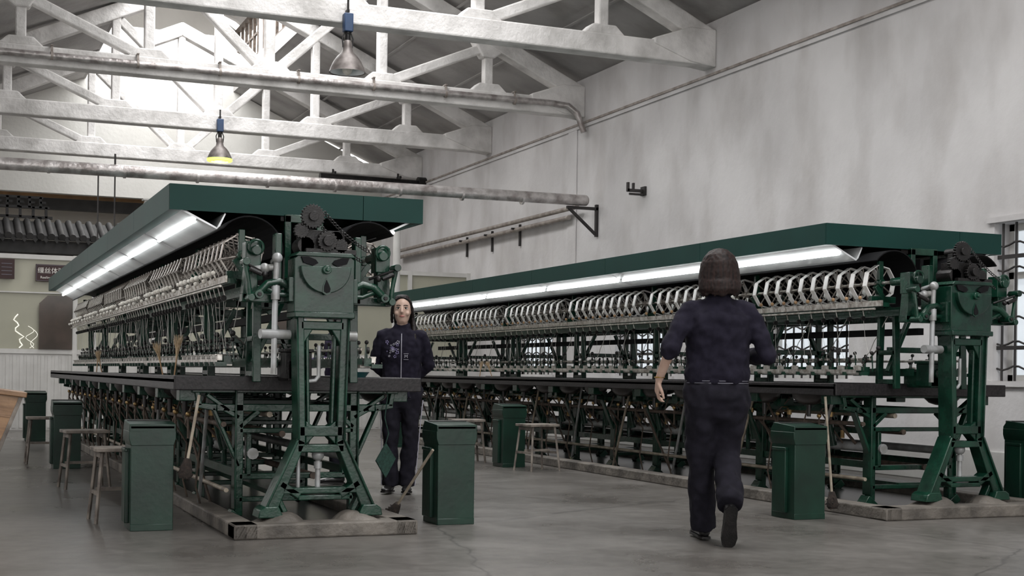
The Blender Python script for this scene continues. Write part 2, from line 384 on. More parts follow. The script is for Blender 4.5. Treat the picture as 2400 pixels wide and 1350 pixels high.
for x in [.2+1.05*i for i in range(8)]: mb.limb([(x, yp, 4.86), (x+.03, yp, 4.86)], [.055, .055], side=(0, 0, 1), n=12); mb.box((x+.015, yp+.03, 4.99), (.03, .12, .01)); mb.box((x+.015, yp, 4.94), (.03, .01, .1))
tag(mb.build("water_pipe", [PIPEW, PIPET]), "slim grey pipe strapped along a truss, bent down at the wall", "pipe")
mb = MB()
for dz, dx in ((0, 0), (-.12, .04)):
    mb.limb([(XW-.14+dx, 18.0-dz*3, 3.40+dz), (XW-.14+dx, 26.5, 3.40+dz)], [.035, .035], side=(0, 0, 1), n=10)
mb.mt(1)
for y in (20.4, 22.8, 21.6): mb.box((XW-.07, y, 3.3), (.2, .04, .03)); mb.box((XW-.02, y, 3.2), (.03, .04, .35))
tag(mb.build("wall_pipe", [PIPET, IRON]), "pair of thin pipes on brackets along the plaster wall", "pipe")
mb = MB(); y = 17.6
mb.box((XW-.24, y, 3.33), (.5, .05, .04)); mb.box((XW-.02, y, 3.16), (.04, .05, .46)); mb.bar((XW-.46, 3.32), (XW-.03, 2.96), .035, y-.02, y+.02)
tag(mb.build("pipe_bracket", IRON), "black triangular iron bracket under the steam pipe end", "bracket")
mb = MB(); y = 16.2
mb.box((XW-.13, y, 3.42), (.26, .04, .04)); mb.box((XW-.25, y, 3.465), (.03, .04, .12)); mb.box((XW-.17, y, 3.48), (.025, .04, .08)); mb.box((XW-.015, y, 3.42), (.03, .12, .12)); mb.cyl((XW-.24, y-.02, 3.37), (XW-.04, y-.02, 3.37), .016)
tag(mb.build("wall_bracket", IRON), "small empty black iron pipe hook on the plaster wall", "bracket")
mb = MB(); mb.limb([(6.6, 25.2, 4.62), (8.6, 25.2, 4.60)], [.085, .085], side=(0, 0, 1), n=14); mb.mt(1); mb.limb([(8.55, 25.2, 4.6), (8.70, 25.2, 4.6)], [.15, .15], side=(0, 0, 1), n=14)
for x in (6.9, 8.2): mb.box((x, 25.3, 4.72), (.03, .22, .05)); mb.box((x, 25.38, 4.76), (.03, .05, .1))
tag(mb.build("dark_duct", [BLK, BLK]), "dark iron duct under the last truss", "duct")
for x in (2.67, 6.3):
    mb = MB(); mb.cyl((x, 19.5, 0), (x, 19.5, 3.3), .055, n=16); mb.cyl((x, 19.5, 0), (x, 19.5, .03), .11, n=16)
    mb.box((x, 19.5, 3.3), (.16, .16, .02)); mb.limb([(x, 19.5, 3.2), (x, 19.5, 3.26)], [.065, .065], n=16)
    tag(mb.build("steel_post", WFRM), "white painted round steel post rising from floor", "post", "steel posts")

def lamp(x, y, lit, z=4.2):
    e = empty("pendant_lamp", (x, y, z), "industrial pendant lamp, blue ballast box over metal bell shade" + (", lit" if lit else ", unlit"), "lamp", group="pendant lamps")
    mb = MB(); mb.box((0, 0, .53), (.1, .1, .2)); mb.build("ballast_box", BLUE, e, bevel=.01)
    mb = MB(); mb.cyl((0, 0, .40), (0, 0, .78), .012); mb.cyl((0, 0, .3), (0, 0, .43), .03); mb.sph((0, 0, .42), .035)
    mb.box((0, .09, .66), (.03, .2, .03))
    for s in (-1, 1): mb.tube([(s*.03, 0, .43), (s*.06, 0, .36), (s*.05, 0, .26)], .008, 6)
    mb.build("hanger", BLK, e)
    mb = MB(); mb.lathe([(.03, .34), (.045, .32), (.05, .27), (.062, .21), (.11, .165), (.15, .11), (.182, .04), (.195, .0), (.20, -.01), (.187, -.005), (.17, .04), (.14, .10), (.10, .15), (.03, .19)], (0, 0, 0), 32)
    mb.build("lamp_shade", SHADE, e)
    mb = MB(); mb.sph((0, 0, .05), (.06, .06, .09), 16, 10)
    mb.build("bulb", mat("bulb_glow", (1, .95, .6), None, .4, emit=(1, .95, .5), estr=25) if lit else BALL, e)
    mb = MB(); mb.lathe([(.185, -.004), (.168, .03), (.13, .09), (.07, .14)], (0, 0, 0), 32)
    mb.build("reflector", mat("lit_reflector", (.9, .9, .5), None, .3, emit=(.95, 1, .30), estr=5) if lit else REFL, e)
    if lit:
        mb = MB(); mb.lathe([(.198, .004), (.197, -.03), (.18, -.04), (.14, -.045), (.135, -.035)], (0, 0, 0), 32)
        mb.build("glass_rim", mat("yellow_green_glow", (.8, .95, .3), None, .3, emit=(.70, 1, .12), estr=1.5), e)
    return e
lamp(XC, 14.36, False); lamp(XC, 21.65, True, 4.27)

# ------------------------------------------------------------------ partition at far end of machines
YP = 21.9
mb = MB(); x0, x1 = -.6, XW-.35
mb.box(((x0+x1)/2, YP, .58), (x1-x0, .06, 1.16))
k = x0+.06
while k < x1: mb.box((k, YP-.033, .58), (.05, .012, 1.1)); k += .1
mb.mt(1); mb.box(((x0+x1)/2, YP, 1.9), (x1-x0, .03, 1.45)); mb.mt(0)
for z in (1.19, 2.62, 2.08): mb.box(((x0+x1)/2, YP-.01, z), (x1-x0, .09, .07 if z != 2.08 else .02))
for x in [x0, .75, 1.92, 2.2, 3.1, 4.0, 5.1, 6.2, 7.3, x1]: mb.box((x, YP-.012, 1.33), (.07, .1, 2.66))
struct(mb.build("wall_partition", [WFRM, CREAM], smooth=False))
mb = MB(); mb.prism([(1.40, 1.225), (1.88, 1.225), (1.88, 2.04), (1.52, 2.04), (1.40, 1.92)], YP-.08, YP-.056)
tag(mb.build("brown_panel", BROWNG), "dark brown glass panel on the partition", "panel")
mb = MB(); mb.box((5.25, YP-.085, 1.55), (.55, .05, .6)); mb.mt(1); mb.box((5.25, YP-.11, 1.55), (.42, .03, .47)); mb.mt(0); mb.box((5.25, YP-.13, 1.5), (.02, .02, .45))
tag(mb.build("notice_cabinet", [GALV, BROWNG]), "grey metal framed notice cabinet on the partition", "cabinet")
mb = MB()
mb.tube([(1.12+.035*sin(j*1.7)+.012*j*(1 if j < 5 else -.4), YP-.075-.02*cos(j*1.7), 1.24+.042*j) for j in range(13)], .010, 6)
mb.tube([(1.27+.06*sin(j*.9), YP-.08, 1.24+.03*j) for j in range(12)], .005, 5); mb.tube([(1.33-.05*sin(j*.7), YP-.09, 1.24+.03*j) for j in range(10)], .005, 5)
tag(mb.build("light_string", mat("warm_white_glow", (.8, .8, .7), None, .4, emit=(1, .98, .88), estr=.45)), "curly pale decorative light string standing on the ledge", "decoration")
def text(body, size, loc, parent, m, rot=(pi/2, 0, 0), name="lettering", ext=.002):
    c = bpy.data.curves.new(name, 'FONT'); c.body = body; c.size = size; c.align_x = 'CENTER'; c.align_y = 'CENTER'; c.extrude = ext
    t_ = bpy.data.objects.new(name+"_src", c); COL.objects.link(t_)
    bpy.context.view_layer.update()
    me = bpy.data.meshes.new_from_object(t_.evaluated_get(bpy.context.evaluated_depsgraph_get()))
    bpy.data.objects.remove(t_); me.materials.clear(); me.materials.append(m)
    o = bpy.data.objects.new(name, me); COL.objects.link(o); o.parent = parent; o.location = loc; o.rotation_euler = rot; return o
mb = MB(); w, h = .54, .26; mb.box((0, 0, 0), (w, .03, h)); s = mb.build("hanging_sign", SIGNM, None, (1.61, YP-.085, 2.38), bevel=.004, smooth=False)
tag(s, "dark maroon sign with white Chinese and English lettering", "sign")
mb = MB()
for zz in (-h/2+.012, h/2-.012): mb.box((0, -.017, zz), (w-.02, .004, .004))
for xx in (-w/2+.012, w/2-.012): mb.box((xx, -.017, 0), (.004, .004, h-.02))
mb.build("sign_border", STRP, s)
text("缫丝体验区", .098, (0, -.019, .03), s, TXT); text("Reeling Experience", .053, (0, -.019, -.07), s, TXT)
mb = MB(); mb.box((.93, YP-.085, 2.42), (.22, .03, .3)); mb.mt(1)
for i in range(4): mb.box((.93, YP-.102, 2.5-.055*i), (.15, .004, .008))
tag(mb.build("notice_sign", [SIGNM, STRP]), "small dark brown notice plate with faint lines", "sign")
mb = MB(); ye = 23.0
mb.prism([(ye-.35, 2.95), (ye-.35, 3.02), (ye+.5, 3.32), (ye+.5, 3.2)], -.55, 3.6, 'yz')
mb.prism([(ye-.3, 2.75), (ye-.3, 2.95), (ye+.2, 2.95), (ye+.2, 2.75)], -.55, 3.6, 'yz')
x = -.46
while x < 3.55:
    mb.limb([(x, ye-.40, 3.0), (x, ye+.5, 3.32)], [.055, .055], n=10)
    mb.prism([(x+.03, 2.97), (x+.13, 2.97), (x+.08, 2.90)], ye-.38, ye-.36)
    x += .16
for x in (-.4, 1.5, 3.4): mb.cyl((x, ye, 0), (x, ye, 2.8), .08)
tag(mb.build("tiled_eave", TILE), "decorative dark scalloped clay tile eave on posts behind the partition", "roof eave")
mb = MB(); yl = 23.62
mb.box((1.1, yl, 3.56), (1.1, .1, .04)); mb.box((1.1, yl, 3.72), (.9, .1, .04)); mb.box((1.1, yl, 3.4), (1.2, .1, .04))
for q in range(6): mb.box((.6+.2*q, yl, 3.48), (.04, .1, .18)); mb.box((.66+.17*q, yl, 3.64), (.04, .1, .18)); mb.box((.7+.17*q, yl, 3.64), (.09, .1, .035))
for x in (.7, 1.5): mb.box((x, yl, 1.7), (.06, .1, 3.4))
tag(mb.build("carved_lattice", TILE), "black carved fretwork lattice standing behind the tile eave", "lattice")
mb = MB()
for q in range(16): mb.box((-.5+.45*q, 31, 4.86), (.1, 5.6, .16))
mb.mt(1); mb.box((3.5, 28.6, 4.2), (9, .2, .22)); mb.mt(0); mb.box((3.5, 31, 4.7), (9, .12, .2))
tag(mb.build("rafter_frame", [WOODK, TILE], smooth=False), "brown wooden rafters over the room beyond", "rafters")

# ------------------------------------------------------------------ reeling machine
NB = 6; YS = .3
def reel_mesh(white):
    mb = MB(); n = 8; r = .13
    w = .044 if white else .024
    P = [(r*cos(2*pi*k/n+.2), r*sin(2*pi*k/n+.2)) for k in range(n)]
    for k in range(n):
        p, q = P[k], P[(k+1) % n]
        mb.mt(0); mb.bar(p, q, .007, -w/2, w/2)
        mb.mt(1)
        if not white: mb.box((p[0], 0, p[1]), (.013, w+.012, .013))
        mb.cyl((0, 0, 0), (p[0]*.98, 0, p[1]*.98), .005, n=5)
    mb.mt(1); mb.cyl((0, -.03, 0), (0, .03, 0), .024, n=10)
    return mb
def machine(C, Y0, curb_l, curb_r, left, BAY):
    LEN = YS+NB*BAY; RS = (BAY-.33)/9; R0 = .15
    E = empty("silk_reeling_machine", (C, Y0, 0), "long green cast-iron silk reeling machine " + ("with bare reels and white cocoons" if left else "with white reels beside the wall"), "reeling machine", group="silk reeling machines")
    mb = MB(); y0, y1 = -.2, LEN+.1; h = .085
    mb.box(((curb_l+curb_r)/2, y0+.09, h/2), (curb_r-curb_l, .18, h))
    mb.box(((curb_l+curb_r)/2, y1, h/2), (curb_r-curb_l, .16, h))
    for xx in (curb_l+.07, curb_r-.07): mb.box((xx, (y0+y1)/2, h/2), (.14, y1-y0, h))
    mb.mt(1); mb.box(((curb_l+curb_r)/2, (y0+y1)/2, .01), (curb_r-curb_l-.1, y1-y0-.1, .02)); mb.mt(0)
    mb.build("concrete_plinth", [CONC, WETF], E, bevel=.015, smooth=False)
    for s in (-1, 1):
        mb = MB()
        mb.limb([(s*.29, .0, 0.0), (s*.29, .0, .06), (s*.29, .0, .088), (s*.30, 0, .108)], [(.235, .19), (.225, .18), (.17, .14), (.09, .08)], n=24)
        o = mb.build("concrete_footing", CONC, E)
        ss = o.modifiers.new("s", 'SUBSURF'); ss.levels = 2; ss.render_levels = 2
        tx = bpy.data.textures.new("lump", 'CLOUDS'); tx.noise_scale = .08
        d = o.modifiers.new("d", 'DISPLACE'); d.texture = tx; d.strength = .012
    mb = MB(); a, b = -.05, .06
    for s in (-1, 1):
        mb.bar((s*.135, 1.29), (s*.115, .52), .048, a, b)
        mb.bar((s*.115, .55), (s*.30, .13), .058, a, b, .078)
        mb.bar((s*.085, 1.20), (s*.07, .62), .02, a+.03, b-.03)
        mb.bar((s*.155, 1.27), (s*.135, .55), .012, a-.02, b+.02)
        mb.bar((s*.14, .55), (s*.335, .13), .014, a-.02, b+.02)
        mb.prism([(s*.22, .105), (s*.37, .105), (s*.36, .15), (s*.33, .17), (s*.25, .17)], a-.03, b+.03)
        mb.prism([(s*.09, .66), (s*.03, .62), (s*.03, .58), (s*.09, .52)], a+.01, b-.01)
        mb.prism([(s*.12, 1.2), (s*.05, 1.2), (s*.1, 1.12), (s*.12, 1.05)], a+.01, b-.01)
        mb.bar((s*.235, .30), (s*.12, .225), .04, a, b); mb.bar((s*.255, .24), (s*.2, .13), .03, a+.02, b-.02)
    mb.bar((-.13, 1.215), (.13, 1.215), .05, a, b); mb.bar((-.13, .60), (.13, .60), .06, a, b)
    mb.bar((-.14, .50), (.14, .50), .045, a, b)
    mb.bar((-.22, .255), (.22, .255), .035, a, b); mb.bar((-.13, .215), (.13, .215), .03, a, b)
    mb.box((0, .0, 1.275), (.36, .2, .035))
    for s in (-1, 1):
        for q in (-.06, .06): mb.cyl((s*.165, q, 1.25), (s*.165, q, 1.31), .012, n=6)
    mb.build("end_frame", GREEN, E, bevel=.008)
    hb = MB(); y0, y1 = -.09, .09; hw = .178
    prof = [(-hw, 1.29), (hw, 1.29), (hw, 1.60), (hw-.03, 1.625), (-hw+.03, 1.625), (-hw, 1.60)]
    hb.prism(prof, y0+.012, y1)
    sc = [(.148*cos(t), 1.548+.148*sin(t)) for t in [pi+pi*k/20 for k in range(21)]]
    hb.prism(sc+[(.148, 1.555), (-.148, 1.555)], y0-.025, y0+.02)
    hb.prism([(-hw-.005, 1.612), (hw+.005, 1.612), (hw-.02, 1.636), (-hw+.02, 1.636)], y0-.006, y1+.006)
    hb.cyl((0, y0-.05, 1.535), (0, y0, 1.535), .026, n=16); hb.cyl((0, y0-.07, 1.535), (0, y0, 1.535), .013, n=10)
    H = hb.build("gear_housing", GREEN, E, bevel=.006)
    for s in (-1, 1):
        pb = MB(); pb.prism([(s*.042, 1.574), (s*.072, 1.558), (s*.128, 1.574), (s*.142, 1.608), (s*.10, 1.609), (s*.058, 1.594)], y0-.004, y0+.02)
        pb.build("housing_slot", HOOD, H)
    pb = MB(); pb.prism([(0, 1.478), (.014, 1.45), (.024, 1.425), (.019, 1.406), (0, 1.400), (-.014, 1.41), (-.014, 1.44)], y0-.033, y0-.02); pb.build("housing_slot", HOOD, H)
    rb = MB(); rb.prism([(0, 1.488), (.02, 1.452), (.032, 1.425), (.025, 1.4), (0, 1.388), (-.022, 1.403), (-.021, 1.44)], y0-.0295, y0-.018); rb.build("slot_rim", GREEN, H)
    mb = MB()
    mb.gear((-.07, 1.845), .072, -.07, -.045, 22); mb.cyl((-.07, -.09, 1.845), (-.07, .1, 1.845), .028)
    mb.torus((-.07, -.06, 1.845), .05, .008)
    mb.gear((.015, 1.705), .06, -.08, -.05, 18); mb.cyl((.015, -.11, 1.705), (.015, .1, 1.705), .032)
    mb.gear((-.135, 1.76), .045, -.06, -.03, 14); mb.gear((.10, 1.68), .042, -.07, -.04, 14)
    mb.box((0, .03, 1.70), (.26, .12, .14)); mb.cyl((-.1, -.03, 1.68), (-.1, .12, 1.68), .05); mb.cyl((.08, -.03, 1.73), (.08, .14, 1.73), .04)
    mb.bar((-.1, 1.65), (-.08, 1.83), .05, .0, .05); mb.box((.04, -.02, 1.645), (.3, .1, .03))
    mb.build("drive_gears", BLK, E, bevel=.003)
    def chain(p, q, y, n):
        mb = MB()
        for i in range(n):
            t = i/(n-1); x = p[0]+(q[0]-p[0])*t; z = p[1]+(q[1]-p[1])*t-.02*sin(pi*t)
            mb.torus((x, y, z), .009, .0035, n=8, m=4)
        mb.build("drive_chain", BLK, E)
    chain((0, 1.87), (.26, 1.66), -.06, 18); chain((-.01, 1.78), (.22, 1.6), -.06, 16); chain((-.13, 1.8), (-.05, 1.9), -.06, 8)
    for s in (-1, 1):
        mb = MB()
        mb.limb([(s*.17, 0, 1.43), (s*.25, -.0, 1.465), (s*.32, -.01, 1.45), (s*.36, -.02, 1.41), (s*.38, -.02, 1.385), (s*.41, -.02, 1.38)], [(.028, .024), (.024, .022), (.023, .022), (.022, .022), (.020, .02), (.016, .016)], side=(0, 1, 0), n=12)
        mb.limb([(s*.17, 0, 1.39), (s*.25, 0, 1.39), (s*.32, 0, 1.42)], [.018, .014, .014], side=(0, 1, 0), n=8)
        mb.cyl((s*.375, -.06, 1.385), (s*.375, .03, 1.385), .026)
        mb.box((s*.19, 0, 1.42), (.03, .12, .14))
        mb.limb([(s*.42, -.02, 1.36), (s*.43, -.02, 1.45), (s*.45, -.02, 1.56)], [.018, .013, .017], side=(0, 1, 0), n=10)
        mb.cyl((s*.45, -.06, 1.57), (s*.45, .04, 1.57), .022); mb.cyl((s*.42, -.06, 1.365), (s*.42, .04, 1.365), .021)
        mb.mt(1); mb.cyl((s*.45, -.03, 1.56), (s*.30, .04, 1.50), .008); mb.cyl((s*.375, -.07, 1.385), (s*.375, .1, 1.385), .012)
        mb.cyl((s*.43, -.04, 1.53), (s*.36, -.04, 1.50), .014, n=8); mb.sph((s*.34, -.03, 1.50), .018)
        mb.build("lever_arm", [GREEN, BLK], E, bevel=.002)
    for s in (-1, 1):
        mb = MB(); mb.box((s*.39, .1, 1.62), (.09, .1, .15)); mb.cyl((s*.38, .0, 1.64), (s*.38, .3, 1.64), .03)
        mb.prism([(s*.36, 1.56), (s*.43, 1.56), (s*.45, 1.36), (s*.36, 1.36)], .06, .14); mb.box((s*.3, .1, 1.37), (.3, .08, .05))
        mb.box((s*.24, .1, 1.55), (.04, .08, .4)); mb.torus((s*.38, .02, 1.66), .04, .010)
        mb.build("shaft_bearing", GREEN, E, bevel=.006)
    mb = MB()
    mb.tube([(-.26, .12, 1.585), (-.26, .03, 1.60), (-.265, .0, 1.57), (-.27, .0, 1.45), (-.275, .0, .93)], .017, 12)
    mb.sph((-.262, .0, 1.60), .032); mb.cyl((-.4, .03, 1.53), (-.26, .02, 1.55), .020); mb.sph((-.33, .02, 1.54), .030); mb.cyl((-.27, 0, 1.36), (-.27, 0, 1.44), .026)
    mb.limb([(-.36, -.02, 1.16), (-.18, .02, 1.16)], [.028, .028], side=(0, 0, 1), n=14); mb.limb([(.15, .08, 1.16), (.24, .08, 1.16)], [.03, .03], side=(0, 0, 1), n=14)
    mb.tube([(0.0, .03, 1.1), (0.0, .03, .92), (-.02, .03, .895), (-.1, .03, .885), (-.115, .03, .86), (-.115, .03, .2)], .012, 10)
    mb.cyl((-.115, .03, .86), (-.115, .03, .89), .02); mb.cyl((-.115, .03, .5), (-.115, .03, .54), .02)
    mb.sph((.0, .02, .46), .038); mb.cyl((0, .02, .46), (0.0, .02, .25), .016); mb.cyl((0, .02, .38), (0, .02, .42), .024)
    mb.build("end_pipework", GALV, E)
    def trestle(y):
        mb = MB(); a, b = y-.03, y+.03
        mb.bar((-.5, .72), (.5, .72), .045, a, b); mb.bar((-.62, .735), (-.5, .72), .03, a, b, .045); mb.bar((.5, .72), (.62, .735), .045, a, b, .03)
        for s in (-1, 1):
            mb.bar((s*.60, .73), (s*.62, .83), .03, a, b); mb.bar((s*.42, .70), (s*.56, .80), .025, a, b)
            mb.bar((s*.36, .84), (s*.36, .06), .05, a, b); mb.bar((s*.385, .84), (s*.385, .10), .012, a-.02, b+.02)
            mb.bar((s*.36, .66), (s*.46, .715), .03, a, b); mb.bar((s*.36, .6), (s*.24, .70), .03, a, b)
            mb.bar((s*.36, .07), (s*.40, .02), .1, a-.02, b+.02)
            mb.bar((s*.3, .56), (s*.3, .3), .03, a, b)
            mb.bar((s*.36, .36), (s*.52, .72), .022, a, b)
        mb.bar((-.36, .58), (.36, .58), .03, a, b); mb.bar((-.36, .3), (.36, .3), .035, a, b); mb.bar((-.36, .16), (.36, .16), .03, a, b)
        mb.box((0, y, .83), (1.3, .07, .04))
        return mb.build("trestle_leg", GREEN, E, bevel=.005)
    trestle(.55)
    for k in range(NB):
        trestle(YS+BAY*(k+1)-.1)
        if k: trestle(YS+BAY*(k+.5)-.1)
    mb = MB(); hw = .77
    mb.box((0, (.42+LEN)/2, .882), (hw*2, LEN-.42, .03))
    mb.box((0, .43, .870), (hw*2, .035, .088))
    for s in (-1, 1): mb.box((s*(hw-.02), (.42+LEN)/2, .870), (.04, LEN-.42, .088))
    for s in (-1, 1): mb.box((s*.66, (.46+LEN)/2, .893), (.18, LEN-.5, .012))
    mb.build("work_table", TABLE, E, bevel=.006, smooth=False)
    tb = None
    for s in (-1, 1):
        for q in range(11):
            yq = .6+q*(LEN-.8)/10.5
            if tb is None:
                mb = MB(); mb.limb([(0, .15, .86), (0, .15, .835)], [.1, .09]); mb.box((0, 0, .80), (.1, .12, .08)); mb.box((0, .07, .84), (.12, .24, .02)); tb = mb.build("table_bracket", GREEN, E, (s*.67, yq, 0), bevel=.004)
            else: inst(tb, E, (s*.67, yq, 0))
    bm = MB(); bm.limb([(0, 0, .86), (0, 0, .80), (0, 0, .765), (0, 0, .75)], [(.09, .19), (.085, .18), (.06, .13), (.03, .06)], n=16)
    bm.limb([(0, 0, .76), (0, 0, .66)], [.018, .015], n=8)
    first = bm.build("basin", POT, E, (-.62, .95, 0))
    nbas = int((LEN-1.2)/.6)
    for k in range(1, nbas): inst(first, E, (-.62, .95+.6*k, 0))
    for k in range(0, 8): inst(first, E, (.62, .95+1.1*k, 0))
    mb = MB()
    for x, z, r, m in ((-.28, .44, .036, 0), (-.1, .56, .02, 1), (-.46, .62, .016, 1), (.3, .42, .03, 0), (-.44, .22, .014, 2), (.1, .3, .022, 1), (-.18, .68, .018, 2)):
        mb.mt(m); mb.limb([(x, .5, z), (x, LEN, z)], [r, r], side=(0, 0, 1), n=10)
    for k in range(NB*3):
        y = .8+k*(LEN-1.2)/(NB*3)
        if k % (4 if left else 2) == 0: mb.mt(2 if k % 4 else 0); mb.cyl((-.50, y, .82), (-.50+R.uniform(-.02, .1), y+.42, .03), .012, n=8)
        if k % 4 == 1: mb.mt(1); mb.cyl((-.56, y+.3, .80), (-.40, y-.1, .06), .010, n=8)
        mb.mt(1); mb.cyl((-.46, y+.1, .62), (-.46, y+.1, .80), .012, n=8); mb.cyl((-.28, y, .44), (-.46, y, .62), .012, n=8)
        mb.tube([(-.55, y+.25, .75), (-.6, y+.25, .6), (-.5, y+.28, .45), (-.52, y+.3, .2), (-.48, y+.3, .04)], .007, 6)
        mb.tube([(-.5, y+.05, .78), (-.55, y+.1, .7), (-.4, y+.2, .6), (-.3, y+.15, .45)], .007, 6)
        mb.mt(3); mb.cyl((-.46, y+.1, .66), (-.46, y+.1, .71), .02, n=8); mb.cyl((-.5, y+.1, .69), (-.42, y+.1, .69), .006, n=6); mb.torus((-.5, y+.1, .72), .02, .004, 'z', 10, 4)
        mb.sph((-.62, y+.02, .67), .018, 8, 6); mb.mt(1); mb.cyl((-.62, y+.02, .68), (-.62, y+.02, .52), .007, n=6)
        mb.mt(3); mb.cyl((-.35, y+.1, .50), (-.35, y+.1, .56), .016, n=8)
        mb.mt(4); mb.cyl((-.40, y+.2, .60), (-.36, y+.2, .44), .03, n=10); mb.box((-.5, y+.12, .755), (.12, .1, .06)); mb.cyl((-.33, y+.35, .3), (-.33, y+.35, .58), .018, n=8)
    mb.build("under_table_pipework", [GALV, RUST, BAMBOO, BRASS, GREEN], E)
    mb = MB()
    for s in (-1, 1):
        mb.box((s*.36, LEN/2+.3, .32), (.03, LEN-.5, .05)); mb.box((s*.46, LEN/2+.3, .715), (.03, LEN-.5, .035))
    mb.box((0, LEN/2+.3, .17), (.2, LEN-.5, .03)); mb.box((-.3, LEN/2+.3, .56), (.02, LEN-.5, .04))
    mb.build("lower_rail", GREEN, E)
    for k in range(NB+1):
        y = YS+BAY*k+(-.02 if k else .14)
        if k == NB: y -= .08
        mb = MB()
        for s in (-1, 1):
            x0, x1 = (s*.30-.025, s*.30+.025)
            for dy in (-.1, .1): mb.bar((y+dy, .88), (y+dy*.8, 1.46), .028, x0, x1, plane='yz')
            for z in (.93, 1.14, 1.42): mb.bar((y-.1, z), (y+.1, z), .035, x0, x1, plane='yz')
            mb.bar((s*.30, 1.0), (s*.12, 1.38), .03, y-.02, y+.02)
            mb.box((s*.36, y, 1.52), (.22, .035, .05)); mb.bar((s*.28, 1.42), (s*.42, 1.62), .04, y-.018, y+.018); mb.cyl((s*.38, y-.03, 1.64), (s*.38, y+.03, 1.64), .03)
            mb.bar((s*.1, 1.4), (s*.1, 1.9), .04, y-.02, y+.02)
            mb.bar((s*.38, 1.5), (s*.38, 1.80), .04, y-.015, y+.015)
        mb.bar((-.3, 1.42), (.3, 1.42), .05, y-.02, y+.02); mb.bar((-.3, 1.16), (.3, 1.16), .04, y-.02, y+.02); mb.bar((-.12, 1.88), (.12, 1.88), .05, y-.02, y+.02)
        mb.build("bay_frame", GREEN, E, bevel=.004)
    mb = MB()
    for s in (-1, 1):
        mb.mt(0); mb.box((s*.34, LEN/2+.1, 1.43), (.035, LEN-.3, .06)); mb.box((s*.47, LEN/2+.1, 1.475), (.05, LEN-.3, .03))
        mb.box((s*.2, LEN/2+.1, 1.0), (.04, LEN-.4, .05))
        mb.mt(1); mb.box((s*.505, LEN/2+.1, 1.485), (.012, LEN-.3, .04)); mb.limb([(s*.53, .3, 1.445), (s*.53, LEN, 1.445)], [.008, .008], side=(0, 0, 1), n=6)
        mb.limb([(s*.38, .05, 1.64), (s*.38, LEN, 1.64)], [.011, .011], side=(0, 0, 1), n=8)
        mb.limb([(s*.40, .5, 1.09), (s*.40, LEN, 1.09)], [.009, .009], side=(0, 0, 1), n=6)
        mb.box((s*.45, LEN/2+.25, .985), (.09, LEN-.6, .018)); mb.box((s*.5, LEN/2+.25, 1.0), (.006, LEN-.6, .03))
    mb.build("guide_rail", [GREEN, STEEL], E)
    mb = MB(); mb.box((0, LEN/2+.2, 1.66), (.03, LEN-.5, .34)); mb.box((0, LEN/2+.2, 1.3), (.05, LEN-.5, .05)); mb.build("spine_panel", HOOD, E, smooth=False)
    rm = reel_mesh(not left); mats = [WHITE, SPOKE] if not left else [SLATB, SPOKE]
    src = None
    for k in range(NB):
        for j in range(10):
            y = YS+BAY*k+R0+j*RS
            if src is None:
                src = rm.build("reel", mats, E, (-.38, y, 1.64)); src["group"] = "reels along the machine"; o = src
            else: o = inst(src, E, (-.38, y, 1.64))
            o.rotation_euler[1] = (.2*k+.02*R.random()) if left else .03*R.random()
    far = MB()
    for k in range(NB):
        for j in range(10):
            y = YS+BAY*k+R0+j*RS; o = len(far.v)
            far.v += [(a+.38, b+y, c+1.64) for a, b, c in rm.v]; far.f += [tuple(i+o for i in ff) for ff in rm.f]; far.m += rm.m
    o = far.build("far_side_reels", mats, E, recalc=False); o["kind"] = "stuff"
    um = MB()
    um.mt(0); um.box((0, 0, 1.01), (.05, .045, .05)); um.cyl((.0, 0, 1.02), (.0, 0, 1.07), .006, n=6)
    um.mt(1); um.cyl((-.012, 0, 1.085), (.004, 0, 1.085), .022, n=14); um.mt(0); um.torus((-.012, 0, 1.085), .010, .003, 'x', 10, 4)
    um.mt(2); um.box((-.045, .03, 1.025), (.03, .05, .035)); um.cyl((-.07, .03, 1.04), (-.03, .03, 1.04), .006, n=6)
    um.mt(0); um.cyl((.03, -.05, 1.0), (.02, -.05, 1.13), .005, n=6); um.box((-.05, -.05, .985), (.07, .02, .025))
    um.mt(1); um.sph((.018, -.05, 1.135), .014, 8, 6)
    src = None; us = (BAY-.2)/8
    for k in range(NB):
        for j in range(8):
            y = YS+BAY*k+.22+j*us
            if src is None: src = um.build("reeling_end", [GREEN, BLK, STEEL], E, (-.44, y, 0)); src["group"] = "reeling ends along the table"
            else: inst(src, E, (-.44, y, 0))
    far = MB()
    for k in range(NB):
        for j in range(8):
            y = YS+BAY*k+.22+j*us; o = len(far.v)
            far.v += [(.44-a, b+y, c) for a, b, c in um.v]; far.f += [tuple(i+o for i in ff) for ff in um.f]; far.m += um.m
    o = far.build("far_side_reeling_ends", [GREEN, BLK, STEEL], E); o["kind"] = "stuff"
    mb = MB()
    for k in range(NB):
        for j in range(10):
            y = YS+BAY*k+R0+j*RS
            mb.mt(0); mb.cyl((-.52, y, 1.47), (-.545, y, 1.53), .005, n=6); mb.mt(2 if left else 1); mb.sph((-.545, y, 1.53), .019 if left and j % 3 else .014, 10, 7)
            mb.mt(0); mb.cyl((-.48, y+.06, 1.46), (-.46, y+.06, 1.39), .004, n=5); mb.mt(3); mb.cyl((-.47, y+.055, 1.385), (-.47, y+.07, 1.385), .018, n=10)
            if j % 3 == 1: mb.mt(0); mb.box((-.46, y, 1.50), (.12, .025, .012))
            if left and j % 2: mb.mt(2); mb.sph((-.56, y+.08, 1.49), .015, 8, 6)
    o = mb.build("thread_guides", [STEEL, WOODK, BALL, BLK], E); o["kind"] = "stuff"
    mb = MB()
